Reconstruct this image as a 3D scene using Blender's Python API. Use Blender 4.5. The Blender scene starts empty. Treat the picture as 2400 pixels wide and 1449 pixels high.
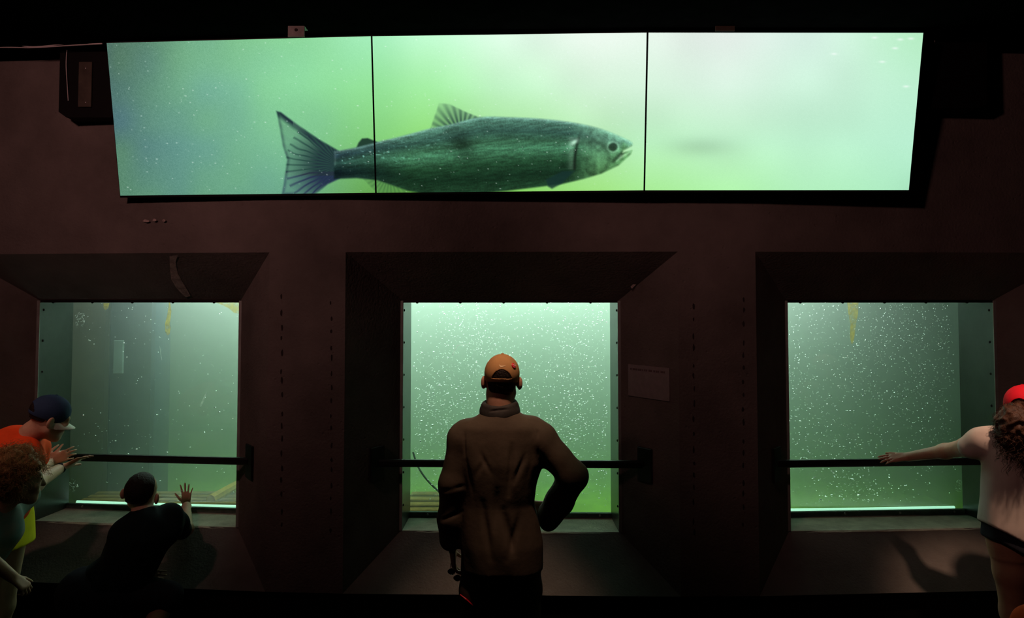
import bpy, math, random
import numpy as np
from mathutils import Vector, Matrix

random.seed(7)
rng = np.random.default_rng(11)
S = bpy.context.scene
COL = S.collection
PI = math.pi

# ------------------------------------------------------------------ camera, world, lights, exposure
F_PX, CX, PPY = 1680.0, 1200.0, 635.5
PITCH = math.radians(2.2)
CAM_Z = 2.0
cam_d = bpy.data.cameras.new('camera')
cam = bpy.data.objects.new('camera', cam_d)
COL.objects.link(cam)
cam_d.sensor_width = 36.0
cam_d.lens = 36.0 * F_PX / 2400.0
cam_d.shift_y = (PPY - 724.5) / 2400.0
cam_d.clip_start = 0.05
cam.location = (0, 0, CAM_Z)
cam.rotation_euler = (PI / 2 + PITCH, 0, 0)
S.camera = cam

w = bpy.data.worlds.new('world')
S.world = w
w.use_nodes = True
w.node_tree.nodes['Background'].inputs[0].default_value = (0, 0, 0, 1)
w.node_tree.nodes['Background'].inputs[1].default_value = 0.0
S.view_settings.view_transform = 'Standard'
S.view_settings.look = 'None'
S.view_settings.gamma = 1.0
S.view_settings.use_curve_mapping = False
S.view_settings.exposure = 0.0
try:
    S.cycles.max_bounces = 10
    S.cycles.diffuse_bounces = 3
    S.cycles.volume_bounces = 5
    S.cycles.transparent_max_bounces = 12
    S.cycles.use_denoising = True
    S.cycles.sample_clamp_indirect = 3.0
    S.cycles.caustics_reflective = False
    S.cycles.caustics_refractive = False
except Exception:
    pass


def light(name, kind, loc, aim, energy, color, **kw):
    d = bpy.data.lights.new(name, kind)
    d.energy = energy
    d.color = color
    for k, v in kw.items():
        setattr(d, k, v)
    o = bpy.data.objects.new(name, d)
    COL.objects.link(o)
    o.location = loc
    o.rotation_euler = (Vector(aim) - Vector(loc)).to_track_quat('-Z', 'Y').to_euler()
    return o


WARM = (1.0, 0.60, 0.42)
# ceiling downlights of the viewing room
RED = (1.0, 0.46, 0.42)
light('downlight', 'SPOT', (-2.2, 1.6, 3.3), (-1.85, 3.85, 2.9), 60, RED, spot_size=1.75, spot_blend=1.0, shadow_soft_size=0.08)
light('downlight', 'SPOT', (-0.2, 1.5, 3.3), (1.7, 3.85, 2.7), 46, RED, spot_size=1.45, spot_blend=1.0, shadow_soft_size=0.08)
light('downlight', 'SPOT', (0.02, 2.88, 3.3), (-0.03, 3.37, 1.66), 84, WARM, spot_size=0.42, spot_blend=1.0, shadow_soft_size=0.05)
light('downlight', 'SPOT', (2.52, 2.85, 3.3), (2.53, 3.46, 1.32), 185, WARM, spot_size=0.42, spot_blend=1.0, shadow_soft_size=0.06)
light('downlight', 'SPOT', (-2.78, 2.55, 3.3), (-2.62, 3.54, 1.28), 38, (1.0, 0.54, 0.42), spot_size=0.44, spot_blend=1.0, shadow_soft_size=0.06)
# daylight entering the fish channel through the water surface
light('channel_daylight', 'AREA', (-0.15, 6.15, 2.78), (-0.15, 6.15, 0), 960, (1.0, 1.0, 1.12), shape='RECTANGLE', size=5.1, size_y=2.9)

# ------------------------------------------------------------------ helpers
def ray(px, py):
    x = (px - CX) / F_PX
    u = (PPY - py) / F_PX
    return np.array([x, math.cos(PITCH) - u * math.sin(PITCH), math.sin(PITCH) + u * math.cos(PITCH)])


def P(px, py, Y):
    d = ray(px, py)
    return np.array([0, 0, CAM_Z]) + d * (Y / d[1])


def Pz(px, py, z):
    d = ray(px, py)
    return np.array([0, 0, CAM_Z]) + d * ((z - CAM_Z) / d[2])


def bend(x):
    """the wall is very slightly bowed in plan"""
    return 0.017 * x * x - 0.0214 * x


def PW(px, py, Y):
    """point on a wall layer of nominal depth Y (following the bow)"""
    x = 0.0
    for _ in range(8):
        p = P(px, py, Y + bend(x))
        x = p[0]
    return p


def srgb(c):
    c = np.asarray(c, dtype=float) / 255.0
    return np.where(c <= 0.04045, c / 12.92, ((c + 0.055) / 1.055) ** 2.4)


def mesh_obj(name, verts, faces, mat, parent=None, smooth=False):
    me = bpy.data.meshes.new(name)
    me.from_pydata([tuple(map(float, v)) for v in verts], [], [tuple(map(int, f)) for f in faces])
    me.update()
    if smooth:
        me.polygons.foreach_set('use_smooth', [True] * len(me.polygons))
    o = bpy.data.objects.new(name, me)
    COL.objects.link(o)
    if mat:
        me.materials.append(mat)
    if parent:
        o.parent = parent
        o.matrix_parent_inverse = parent.matrix_basis.inverted()
    return o


def empty(name, loc=(0, 0, 0)):
    o = bpy.data.objects.new(name, None)
    COL.objects.link(o)
    o.location = loc
    o.empty_display_size = 0.1
    return o


def tag(o, label=None, cat=None, group=None, kind=None):
    if label:
        o['label'] = label
    if cat:
        o['category'] = cat
    if group:
        o['group'] = group
    if kind:
        o['kind'] = kind
    return o


class MB:
    def __init__(s):
        s.v, s.f = [], []

    def add(s, vs, fs):
        b = len(s.v)
        s.v += [tuple(v) for v in vs]
        s.f += [tuple(i + b for i in f) for f in fs]

    def box(s, c, size, R=None, bevel=0.0):
        hx, hy, hz = [q / 2 for q in size]
        R = np.eye(3) if R is None else np.asarray(R)
        c = np.asarray(c, float)
        b = min(bevel, hx * .49, hy * .49, hz * .49)
        if b <= 0:
            vs = [c + R @ np.array([x * hx, y * hy, z * hz]) for x in (-1, 1) for y in (-1, 1) for z in (-1, 1)]
            s.add(vs, [(0, 1, 3, 2), (4, 6, 7, 5), (0, 4, 5, 1), (2, 3, 7, 6), (0, 2, 6, 4), (1, 5, 7, 3)])
            return
        # chamfered box: 24 vertices
        vs, idx = [], {}
        for sx in (-1, 1):
            for sy in (-1, 1):
                for sz in (-1, 1):
                    for ax in range(3):
                        p = np.array([sx * (hx - b), sy * (hy - b), sz * (hz - b)])
                        p[ax] = (sx * hx, sy * hy, sz * hz)[ax]
                        idx[(sx, sy, sz, ax)] = len(vs)
                        vs.append(c + R @ p)
        fs = []
        for ax in range(3):
            o1, o2 = [a for a in range(3) if a != ax]
            for sg in (-1, 1):
                q = []
                for a, d in ((-1, -1), (1, -1), (1, 1), (-1, 1)):
                    k = [0, 0, 0]
                    k[ax], k[o1], k[o2] = sg, a, d
                    q.append(idx[(*k, ax)])
                fs.append(tuple(q))
        for ax in range(3):
            o1, o2 = [a for a in range(3) if a != ax]
            for a in (-1, 1):
                for d in (-1, 1):
                    k0, k1 = [0, 0, 0], [0, 0, 0]
                    k0[ax], k0[o1], k0[o2] = -1, a, d
                    k1[ax], k1[o1], k1[o2] = 1, a, d
                    fs.append((idx[(*k0, o1)], idx[(*k1, o1)], idx[(*k1, o2)], idx[(*k0, o2)]))
        for sx in (-1, 1):
            for sy in (-1, 1):
                for sz in (-1, 1):
                    fs.append(tuple(idx[(sx, sy, sz, a)] for a in range(3)))
        s.add(vs, fs)

    def tube(s, pts, r, n=10, caps=True):
        pts = [np.asarray(p, float) for p in pts]
        rs = r if hasattr(r, '__len__') else [r] * len(pts)
        rings = []
        up = np.array([0.13, 0.27, 0.95])
        for i, p in enumerate(pts):
            t = pts[min(i + 1, len(pts) - 1)] - pts[max(i - 1, 0)]
            t = t / (np.linalg.norm(t) + 1e-9)
            a = np.cross(t, up)
            if np.linalg.norm(a) < 1e-3:
                a = np.cross(t, [1, 0, 0])
            a /= np.linalg.norm(a)
            b = np.cross(t, a)
            rings.append([p + rs[i] * (a * math.cos(2 * PI * k / n) + b * math.sin(2 * PI * k / n)) for k in range(n)])
        vs = [v for rg in rings for v in rg]
        fs = [(i * n + k, i * n + (k + 1) % n, (i + 1) * n + (k + 1) % n, (i + 1) * n + k)
              for i in range(len(pts) - 1) for k in range(n)]
        if caps:
            fs += [tuple(range(n))[::-1], tuple((len(pts) - 1) * n + k for k in range(n))]
        s.add(vs, fs)

    def cyl(s, c, axis, r, h, n=20):
        axis = np.asarray(axis, float) / np.linalg.norm(axis)
        c = np.asarray(c, float)
        s.tube([c - axis * h / 2, c + axis * h / 2], r, n)

    def dome(s, c, axis, r, h, n=14, m=5):
        axis = np.asarray(axis, float) / np.linalg.norm(axis)
        c = np.asarray(c, float)
        s.tube([c + axis * h * math.sin(i / m * PI / 2) for i in range(m + 1)],
               [max(r * math.cos(i / m * PI / 2), r * .02) for i in range(m + 1)], n)

    def build(s, name, mat, parent=None, smooth=False):
        return mesh_obj(name, s.v, s.f, mat, parent, smooth)


def smooth_path(pts, n=8):
    """Catmull-Rom through points"""
    pts = [np.asarray(p, float) for p in pts]
    out = []
    for i in range(len(pts) - 1):
        p0, p1, p2, p3 = pts[max(i - 1, 0)], pts[i], pts[i + 1], pts[min(i + 2, len(pts) - 1)]
        for k in range(n):
            t = k / n
            out.append(0.5 * ((2 * p1) + (-p0 + p2) * t + (2 * p0 - 5 * p1 + 4 * p2 - p3) * t * t + (-p0 + 3 * p1 - 3 * p2 + p3) * t ** 3))
    out.append(pts[-1])
    return out


# ------------------------------------------------------------------ materials
def mat(name, color, rough=0.7, metal=0.0, var=0.0, scale=8.0, bump=0.0, bscale=60.0, spec=0.3, color2=None, sub=0.0):
    m = bpy.data.materials.new(name)
    m.use_nodes = True
    nt = m.node_tree
    b = nt.nodes['Principled BSDF']
    b.inputs['Roughness'].default_value = rough
    b.inputs['Metallic'].default_value = metal
    b.inputs['Specular IOR Level'].default_value = spec
    if sub:
        b.inputs['Subsurface Weight'].default_value = sub
        b.inputs['Subsurface Radius'].default_value = (0.02, 0.008, 0.004)
    col = (*color, 1)
    tc = nt.nodes.new('ShaderNodeTexCoord')
    if var or color2:
        nz = nt.nodes.new('ShaderNodeTexNoise')
        nz.inputs['Scale'].default_value = scale
        nz.inputs['Detail'].default_value = 6
        nz.inputs['Roughness'].default_value = 0.65
        nt.links.new(tc.outputs['Object'], nz.inputs['Vector'])
        r = nt.nodes.new('ShaderNodeValToRGB')
        c2 = color2 or tuple(max(0, q * (1 - var)) for q in color)
        c1 = color if color2 else tuple(q * (1 + var) for q in color)
        r.color_ramp.elements[0].position = 0.3
        r.color_ramp.elements[1].position = 0.7
        r.color_ramp.elements[0].color = (*c2, 1)
        r.color_ramp.elements[1].color = (*c1, 1)
        nt.links.new(nz.outputs['Fac'], r.inputs['Fac'])
        nt.links.new(r.outputs['Color'], b.inputs['Base Color'])
    else:
        b.inputs['Base Color'].default_value = col
    if bump:
        n2 = nt.nodes.new('ShaderNodeTexNoise')
        n2.inputs['Scale'].default_value = bscale
        n2.inputs['Detail'].default_value = 5
        nt.links.new(tc.outputs['Object'], n2.inputs['Vector'])
        bp = nt.nodes.new('ShaderNodeBump')
        bp.inputs['Strength'].default_value = bump
        bp.inputs['Distance'].default_value = 0.01
        nt.links.new(n2.outputs['Fac'], bp.inputs['Height'])
        nt.links.new(bp.outputs['Normal'], b.inputs['Normal'])
    return m


def concrete_mat():
    m = mat('concrete', (0.135, 0.12, 0.108), rough=0.85, var=0.28, scale=2.2, bump=0.0, spec=0.15)
    nt = m.node_tree
    b = nt.nodes['Principled BSDF']
    tc = [n for n in nt.nodes if n.type == 'TEX_COORD'][0]
    # small air pits and a fine grain
    vo = nt.nodes.new('ShaderNodeTexVoronoi')
    vo.inputs['Scale'].default_value = 16
    nt.links.new(tc.outputs['Object'], vo.inputs['Vector'])
    r = nt.nodes.new('ShaderNodeValToRGB')
    r.color_ramp.elements[0].position = 0.05
    r.color_ramp.elements[0].color = (0, 0, 0, 1)
    r.color_ramp.elements[1].position = 0.13
    r.color_ramp.elements[1].color = (1, 1, 1, 1)
    nt.links.new(vo.outputs['Distance'], r.inputs['Fac'])
    nz = nt.nodes.new('ShaderNodeTexNoise')
    nz.inputs['Scale'].default_value = 70
    nz.inputs['Detail'].default_value = 6
    nt.links.new(tc.outputs['Object'], nz.inputs['Vector'])
    ad = nt.nodes.new('ShaderNodeMath')
    ad.operation = 'MULTIPLY_ADD'
    ad.inputs[1].default_value = 0.6
    nt.links.new(r.outputs['Color'], ad.inputs[0])
    nt.links.new(nz.outputs['Fac'], ad.inputs[2])
    bp = nt.nodes.new('ShaderNodeBump')
    bp.inputs['Strength'].default_value = 0.5
    bp.inputs['Distance'].default_value = 0.008
    nt.links.new(ad.outputs[0], bp.inputs['Height'])
    nt.links.new(bp.outputs['Normal'], b.inputs['Normal'])
    return m


M = {}
M['concrete'] = concrete_mat()
M['sill'] = mat('sill_painted_light', (0.56, 0.54, 0.44), 0.85, var=0.25, scale=9, bump=0.4, bscale=90, spec=0.2)  # paler than the wall: water light on the sills painted in
M['concrete_pale'] = mat('concrete_pale', (0.34, 0.29, 0.26), 0.9, var=0.4, scale=30, bump=0.5, spec=0.1)
M['hole'] = mat('form_mark', (0.035, 0.03, 0.028), 0.95, spec=0.05)
M['black_paint'] = mat('black_paint', (0.006, 0.006, 0.006), 0.8, var=0.3, spec=0.1)
M['ceiling'] = mat('ceiling_black', (0.003, 0.003, 0.003), 0.95, var=0.3, spec=0.0)
M['floor'] = mat('floor_dark', (0.02, 0.018, 0.017), 0.7, var=0.4, scale=5, bump=0.2, spec=0.2)
M['steel'] = mat('painted_steel', (0.035, 0.043, 0.038), 0.30, metal=0.0, var=0.25, scale=5, bump=0.03, spec=0.35)
M['steel_edge'] = mat('steel_edge', (0.30, 0.33, 0.30), 0.5, metal=0.3, var=0.2, scale=12)
M['bolt'] = mat('bolt_black', (0.01, 0.01, 0.01), 0.5, metal=0.3)
M['gasket'] = mat('gasket', (0.10, 0.14, 0.12), 0.45, var=0.4, scale=25, bump=0.3, spec=0.4)
M['zinc'] = mat('zinc', (0.42, 0.42, 0.40), 0.4, metal=0.8, var=0.2, scale=20)
M['rail'] = mat('rail_black', (0.008, 0.008, 0.008), 0.4, metal=0.0, var=0.2, scale=20, spec=0.4)
M['plastic'] = mat('black_plastic', (0.006, 0.006, 0.006), 0.6, var=0.2, scale=20, spec=0.15)
M['speaker'] = mat('speaker_black', (0.004, 0.004, 0.004), 0.7, var=0.2, scale=20, spec=0.1)
M['dark_plate'] = mat('dark_plate', (0.05, 0.042, 0.03), 0.6, metal=0.2, var=0.3, scale=15)
M['pipe'] = mat('dull_pipe', (0.20, 0.19, 0.18), 0.5, metal=0.3, var=0.3, scale=20)
M['cable'] = mat('pale_cable', (0.45, 0.43, 0.42), 0.6)
M['sign'] = mat('plaque', (0.24, 0.20, 0.20), 0.5, var=0.12, scale=30)
M['sign_ink'] = mat('plaque_ink', (0.12, 0.08, 0.08), 0.6)
M['tank_wall'] = mat('channel_wall', (0.42, 0.48, 0.40), 0.9, var=0.25, scale=2.0, spec=0.0)
M['tank_brown'] = mat('channel_side', (0.40, 0.27, 0.16), 0.9, var=0.3, scale=3.0, spec=0.0)
M['tank_floor'] = mat('channel_bed', (0.36, 0.58, 0.03), 0.95, var=0.3, scale=4.0, spec=0.0)
M['tank_post'] = mat('channel_post', (0.03, 0.06, 0.10), 0.8, var=0.2, spec=0.05)
M['tank_plate'] = mat('channel_plate', (0.35, 0.45, 0.45), 0.8, var=0.2)
M['timber'] = mat('timber', (0.26, 0.17, 0.05), 0.9, var=0.4, scale=14, spec=0.05)
M['timber_ochre'] = mat('timber_ochre', (0.5, 0.33, 0.05), 0.9, var=0.3, scale=14, spec=0.05)
M['hose'] = mat('hose', (0.03, 0.06, 0.05), 0.7)


def film(name, color, clear):
    """thin dirt film on glass: partly clear, partly lit through from behind"""
    m = bpy.data.materials.new(name)
    m.use_nodes = True
    nt = m.node_tree
    for n in list(nt.nodes):
        nt.nodes.remove(n)
    o = nt.nodes.new('ShaderNodeOutputMaterial')
    t = nt.nodes.new('ShaderNodeBsdfTransparent')
    l = nt.nodes.new('ShaderNodeBsdfTranslucent')
    l.inputs[0].default_value = (*color, 1)
    tc = nt.nodes.new('ShaderNodeTexCoord')
    nz = nt.nodes.new('ShaderNodeTexNoise')
    nz.inputs['Scale'].default_value = 25
    nz.inputs['Detail'].default_value = 5
    nt.links.new(tc.outputs['Object'], nz.inputs['Vector'])
    mp = nt.nodes.new('ShaderNodeMapRange')
    mp.inputs['From Min'].default_value = 0.3
    mp.inputs['From Max'].default_value = 0.7
    mp.inputs['To Min'].default_value = max(0, 1 - clear - 0.3)
    mp.inputs['To Max'].default_value = min(1, 1 - clear + 0.3)
    nt.links.new(nz.outputs['Fac'], mp.inputs['Value'])
    mx = nt.nodes.new('ShaderNodeMixShader')
    nt.links.new(mp.outputs[0], mx.inputs[0])
    nt.links.new(t.outputs[0], mx.inputs[1])
    nt.links.new(l.outputs[0], mx.inputs[2])
    nt.links.new(mx.outputs[0], o.inputs[0])
    return m


M['stain'] = film('ochre_stain', (0.70, 0.50, 0.12), 0.46)
M['scratch'] = film('scratch', (0.95, 0.95, 0.9), 0.5)


def glass_mat():
    m = bpy.data.materials.new('pane_glass')
    m.use_nodes = True
    nt = m.node_tree
    for n in list(nt.nodes):
        nt.nodes.remove(n)
    o = nt.nodes.new('ShaderNodeOutputMaterial')
    t = nt.nodes.new('ShaderNodeBsdfTransparent')
    t.inputs[0].default_value = (0.95, 0.985, 0.96, 1)
    g = nt.nodes.new('ShaderNodeBsdfGlossy')
    g.inputs['Roughness'].default_value = 0.03
    fr = nt.nodes.new('ShaderNodeFresnel')
    fr.inputs[0].default_value = 1.3
    mx = nt.nodes.new('ShaderNodeMixShader')
    nt.links.new(fr.outputs[0], mx.inputs[0])
    nt.links.new(t.outputs[0], mx.inputs[1])
    nt.links.new(g.outputs[0], mx.inputs[2])
    nt.links.new(mx.outputs[0], o.inputs[0])
    return m


M['glass'] = glass_mat()


def emit(name, color, strength):
    m = bpy.data.materials.new(name)
    m.use_nodes = True
    b = m.node_tree.nodes['Principled BSDF']
    b.inputs['Base Color'].default_value = (.5, .5, .5, 1)
    b.inputs['Emission Color'].default_value = (*color, 1)
    b.inputs['Emission Strength'].default_value = strength
    return m


M['tube'] = emit('lamp_tube', (0.48, 1.0, 0.70), 0.9)


def water_mat():
    m = bpy.data.materials.new('murky_water')
    m.use_nodes = True
    nt = m.node_tree
    for n in list(nt.nodes):
        nt.nodes.remove(n)
    o = nt.nodes.new('ShaderNodeOutputMaterial')
    sc = nt.nodes.new('ShaderNodeVolumeScatter')
    sc.inputs['Color'].default_value = (0.93, 0.975, 0.945, 1)
    sc.inputs['Density'].default_value = 0.62
    sc.inputs['Anisotropy'].default_value = 0.55
    ab = nt.nodes.new('ShaderNodeVolumeAbsorption')
    ab.inputs['Color'].default_value = (0.42, 0.56, 0.44, 1)
    ab.inputs['Density'].default_value = 1.25
    ad = nt.nodes.new('ShaderNodeAddShader')
    nt.links.new(sc.outputs[0], ad.inputs[0])
    nt.links.new(ab.outputs[0], ad.inputs[1])
    nt.links.new(ad.outputs[0], o.inputs['Volume'])
    return m


M['water'] = water_mat()


def vcol_emit():
    m = bpy.data.materials.new('screen_picture')
    m.use_nodes = True
    nt = m.node_tree
    for n in list(nt.nodes):
        nt.nodes.remove(n)
    o = nt.nodes.new('ShaderNodeOutputMaterial')
    e = nt.nodes.new('ShaderNodeEmission')
    a = nt.nodes.new('ShaderNodeVertexColor')
    a.layer_name = 'picture'
    nt.links.new(a.outputs['Color'], e.inputs['Color'])
    e.inputs['Strength'].default_value = 1.0
    nt.links.new(e.outputs[0], o.inputs[0])
    return m


M['screen'] = vcol_emit()

# ------------------------------------------------------------------ the concrete wall with three splayed window openings
YF, YP, YG = 4.20, 3.85, 4.53       # window frame plane, pier face, glass
CEIL_Z = 3.36
Z_T = P(1195, 704, YF)[2]
Z_B = P(1195, 1247, YF)[2]
Z_OT = P(1195, 590, YP)[2]
Z_OB = P(1195, 1398, YP)[2]
Z_G = P(1195, 1212, YG)[2]          # sill height at the glass
XW = lambda px, Y: PW(px, 960, Y)[0]
WIN = []
for (a, b, ol, orr) in ((86, 561, None, 627), (941, 1452, 807, 1592), (1845, 2335, 1775, None)):
    xl, xr = XW(a, YF), XW(b, YF)
    oxl = XW(ol, YP) if ol else xl - 0.264
    oxr = XW(orr, YP) if orr else xr + 0.264
    WIN.append((xl, xr, oxl, oxr))


def W(x, Y, z):
    return (x, Y + bend(x), z)


XL, XR = -4.3, 4.3
wall = MB()


def quad(*pts):
    wall.add(pts, [(0, 1, 2, 3)])


def strip(x0, x1, z0, z1, Y, n=1):
    for i in range(n):
        a, b = x0 + (x1 - x0) * i / n, x0 + (x1 - x0) * (i + 1) / n
        quad(W(a, Y, z0), W(b, Y, z0), W(b, Y, z1), W(a, Y, z1))


edges = [XL] + [v for wn in WIN for v in wn[2:4]] + [XR]
for i in range(len(edges) - 1):
    strip(edges[i], edges[i + 1], Z_OT, CEIL_Z + 0.02, YP)
for i in range(0, len(edges), 2):
    strip(edges[i], edges[i + 1], Z_OB, Z_OT, YP)
for (xl, xr, ol, orr) in WIN:
    quad(W(ol, YP, Z_OT), W(orr, YP, Z_OT), W(xr, YF, Z_T), W(xl, YF, Z_T))      # head
    quad(W(ol, YP, Z_OB), W(xl, YF, Z_B), W(xr, YF, Z_B), W(orr, YP, Z_OB))      # apron
    quad(W(ol, YP, Z_OB), W(ol, YP, Z_OT), W(xl, YF, Z_T), W(xl, YF, Z_B))       # left splay
    quad(W(orr, YP, Z_OB), W(xr, YF, Z_B), W(xr, YF, Z_T), W(orr, YP, Z_OT))     # right splay
    quad(W(xl, YF, Z_T), W(xr, YF, Z_T), W(xr, YG, Z_T + .0), W(xl, YG, Z_T + .0))       # soffit
    quad(W(xl, YF, Z_B), W(xl, YF, Z_T), W(xl, YG, Z_T), W(xl, YG, Z_G))
    quad(W(xr, YF, Z_B), W(xr, YG, Z_G), W(xr, YG, Z_T), W(xr, YF, Z_T))
wall_o = wall.build('wall_front', M['concrete'])
tag(wall_o, kind='structure')
# pale sills, one under each window; light from the water put into their colour
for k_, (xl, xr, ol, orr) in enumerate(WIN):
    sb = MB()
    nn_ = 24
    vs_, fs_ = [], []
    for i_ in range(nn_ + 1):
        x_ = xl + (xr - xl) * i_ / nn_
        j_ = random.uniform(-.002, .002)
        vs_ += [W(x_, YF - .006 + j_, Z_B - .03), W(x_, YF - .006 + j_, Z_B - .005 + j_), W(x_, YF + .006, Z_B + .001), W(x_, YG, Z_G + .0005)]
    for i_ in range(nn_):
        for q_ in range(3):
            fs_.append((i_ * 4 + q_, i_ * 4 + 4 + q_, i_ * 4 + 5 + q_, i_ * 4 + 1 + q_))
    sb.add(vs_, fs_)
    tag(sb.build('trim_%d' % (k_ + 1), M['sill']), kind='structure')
# black base below the concrete
b = MB()
for a0, a1 in zip(edges[:-1], edges[1:]):
    b.add([W(a0, YP + .04, 0), W(a1, YP + .04, 0), W(a1, YP + .04, Z_OB), W(a0, YP + .04, Z_OB), W(a0, YP, Z_OB), W(a1, YP, Z_OB)],
          [(0, 1, 2, 3), (3, 2, 5, 4)])
tag(b.build('baseboard_front', M['black_paint']), kind='structure')

# formwork joints, tie marks, spalls on the wall face (children of the wall)
def marks(px, ys, name):
    m = MB()
    for y in ys:
        p = PW(px + random.uniform(-1.5, 1.5), y, YP)
        h = random.uniform(.010, .02)
        wd = random.uniform(.0045, .007)
        n = 9
        vs = [(p[0] + wd * math.cos(2 * PI * k / n) * random.uniform(.7, 1.2), p[1] - 0.0012, p[2] + h * math.sin(2 * PI * k / n) * random.uniform(.7, 1.2)) for k in range(n)]
        m.add(vs, [tuple(range(n))])
    m.build(name, M['hole'], wall_o)


for px, y0 in ((660, 700), (776, 710), (1626, 720), (1742, 700)):
    marks(px, np.arange(y0, 1260, 33) + rng.uniform(-7, 7, len(np.arange(y0, 1260, 33))), 'formwork_tie_mark')


def wall_patch(pts, name, m, lift=0.002, Yfun=None):
    """an irregular thin patch lying on the wall; pts are (px,py,Y)"""
    mb = MB()
    vs = []
    for (px, py, Y) in pts:
        p = PW(px, py, Y)
        vs.append((p[0], p[1] - lift, p[2]))
    mb.add(vs, [tuple(range(len(vs)))])
    return mb.build(name, m, wall_o)


# spalled streak over the left window (runs down the splayed head)
ymix = lambda py: YP + (YF - YP) * min(1, max(0, (py - 590) / 114.0))
wall_patch([(x, y, ymix(y) - .002) for x, y in ((398, 600), (418, 598), (412, 615), (417, 640), (428, 660), (440, 680), (447, 694), (436, 697), (424, 686), (412, 672), (402, 655), (399, 630))],
           'spalled_streak', M['concrete_pale'], 0.004)
wall_patch([(1478 + dx, 672 + dy, YF - .12) for dx, dy in ((0, 0), (10, -10), (22, -18), (26, -14), (12, -4), (3, 5))], 'spalled_chip', M['concrete_pale'], 0.0)
for (x0, y0, s) in ((342, 518, 10), (362, 516, 6), (384, 517, 5)):
    wall_patch([(x0 + s * c0, y0 + 4 * c1, YP) for c0, c1 in ((-.8, .2), (-.2, -.9), (.7, -.4), (.9, .4), (.1, .9))], 'paint_fleck', M['concrete_pale'])

# room shell
def slab(name, x0, x1, y0, y1, z0, z1, m):
    q = MB()
    q.box(((x0 + x1) / 2, (y0 + y1) / 2, (z0 + z1) / 2), (x1 - x0, y1 - y0, z1 - z0))
    o = q.build(name, m)
    tag(o, kind='structure')
    return o


slab('floor', XL, XR, -3.1, 4.4, -0.1, 0.0, M['floor'])
slab('ceiling', XL, XR, -3.1, 4.5, CEIL_Z, CEIL_Z + .1, M['ceiling'])
slab('wall_left', XL - .1, XL, -3.1, 4.5, 0, CEIL_Z, M['black_paint'])
slab('wall_right', XR, XR + .1, -3.1, 4.5, 0, CEIL_Z, M['black_paint'])
slab('wall_back', XL, XR, -3.2, -3.1, 0, CEIL_Z, M['black_paint'])

# ------------------------------------------------------------------ windows
def window(n, wn):
    xl, xr, _, _ = wn
    root = empty('window_%d' % n, W((xl + xr) / 2, YF, Z_B))
    tag(root, kind='structure')
    t = 0.008
    for sgn, x in ((1, xl), (-1, xr)):
        f = MB()
        xi = x + sgn * t
        z0 = Z_B + .002
        A = [W(x + sgn * .001, YF - .002, z0), W(xi, YF - .002, z0), W(xi, YG - .0005, Z_G + .003), W(x + sgn * .001, YG - .0005, Z_G + .003)]
        B = [(q[0], q[1], Z_T - .002) for q in A]
        f.add(A + B, [(0, 3, 2, 1), (4, 5, 6, 7), (0, 1, 5, 4), (1, 2, 6, 5), (2, 3, 7, 6), (3, 0, 4, 7)])
        lin = f.build('side_lining', M['steel'], root)
        e = MB()
        e.box(((x - sgn * .004), YF + bend(x) - .006, (Z_B + Z_T) / 2), (.026, .008, Z_T - Z_B - .004), bevel=.002)
        e.build('front_flange', M['steel_edge'], root)
        for k in range(7):
            bo = MB()
            z = Z_B + .14 + (Z_T - Z_B - .2) * k / 6
            bo.dome((xi, YF + bend(x) + .03, z), (sgn, 0, 0), .008, .006, 10, 3)
            bo.build('bolt', M['bolt'], lin)
    # head bar with hanging bolt heads
    h = MB()
    h.add([W(xl, YF - .004, Z_T), W(xr, YF - .004, Z_T), W(xr, YF - .004, Z_T - .014), W(xl, YF - .004, Z_T - .014),
           W(xl, YF + .01, Z_T), W(xr, YF + .01, Z_T), W(xr, YF + .01, Z_T - .014), W(xl, YF + .01, Z_T - .014)],
          [(0, 1, 2, 3), (3, 2, 6, 7), (7, 6, 5, 4), (0, 3, 7, 4), (1, 5, 6, 2)])
    hd = h.build('head_bar', M['rail'], root)
    for k in range(5):
        hb = MB()
        x = xl + (xr - xl) * (k + .35) / 5
        hb.dome(W(x, YF + .003, Z_T - .013), (0, 0, -1), .008, .007, 10, 3)
        hb.build('bolt', M['bolt'], hd)
    # gasket strip along the bottom of the pane
    g = MB()
    gh = .030
    g.add([W(xl + t, YG - .028, Z_G + .002), W(xr - t, YG - .028, Z_G + .002), W(xr - t, YG - .022, Z_G + gh), W(xl + t, YG - .022, Z_G + gh),
           W(xl + t, YG + .002, Z_G + .002), W(xr - t, YG + .002, Z_G + .002), W(xr - t, YG + .002, Z_G + gh), W(xl + t, YG + .002, Z_G + gh)],
          [(0, 1, 2, 3), (3, 2, 6, 7), (0, 3, 7, 4), (1, 5, 6, 2), (4, 7, 6, 5)])
    gs = g.build('bottom_gasket', M['gasket'], root)
    for k in range(4):
        q = MB()
        x = xl + .12 + (xr - xl - .2) * k / 3
        q.dome(W(x, YG - .026, Z_G + .018), (0, -1, .2), .008, .007, 10, 3)
        q.build('screw', M['zinc'], gs)
    p = MB()
    p.add([W(xl - .05, YG, Z_G - .02), W(xr + .05, YG, Z_G - .02), W(xr + .05, YG, Z_T + .02), W(xl - .05, YG, Z_T + .02),
           W(xl - .05, YG + .02, Z_G - .02), W(xr + .05, YG + .02, Z_G - .02), W(xr + .05, YG + .02, Z_T + .02), W(xl - .05, YG + .02, Z_T + .02)],
          [(0, 1, 2, 3), (5, 4, 7, 6), (4, 0, 3, 7), (1, 5, 6, 2), (3, 2, 6, 7), (4, 5, 1, 0)])
    pane = p.build('pane', M['glass'], root)
    return root, pane


PANES = []
for n, wn in enumerate(WIN):
    PANES.append(window(n + 1, wn))


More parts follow.
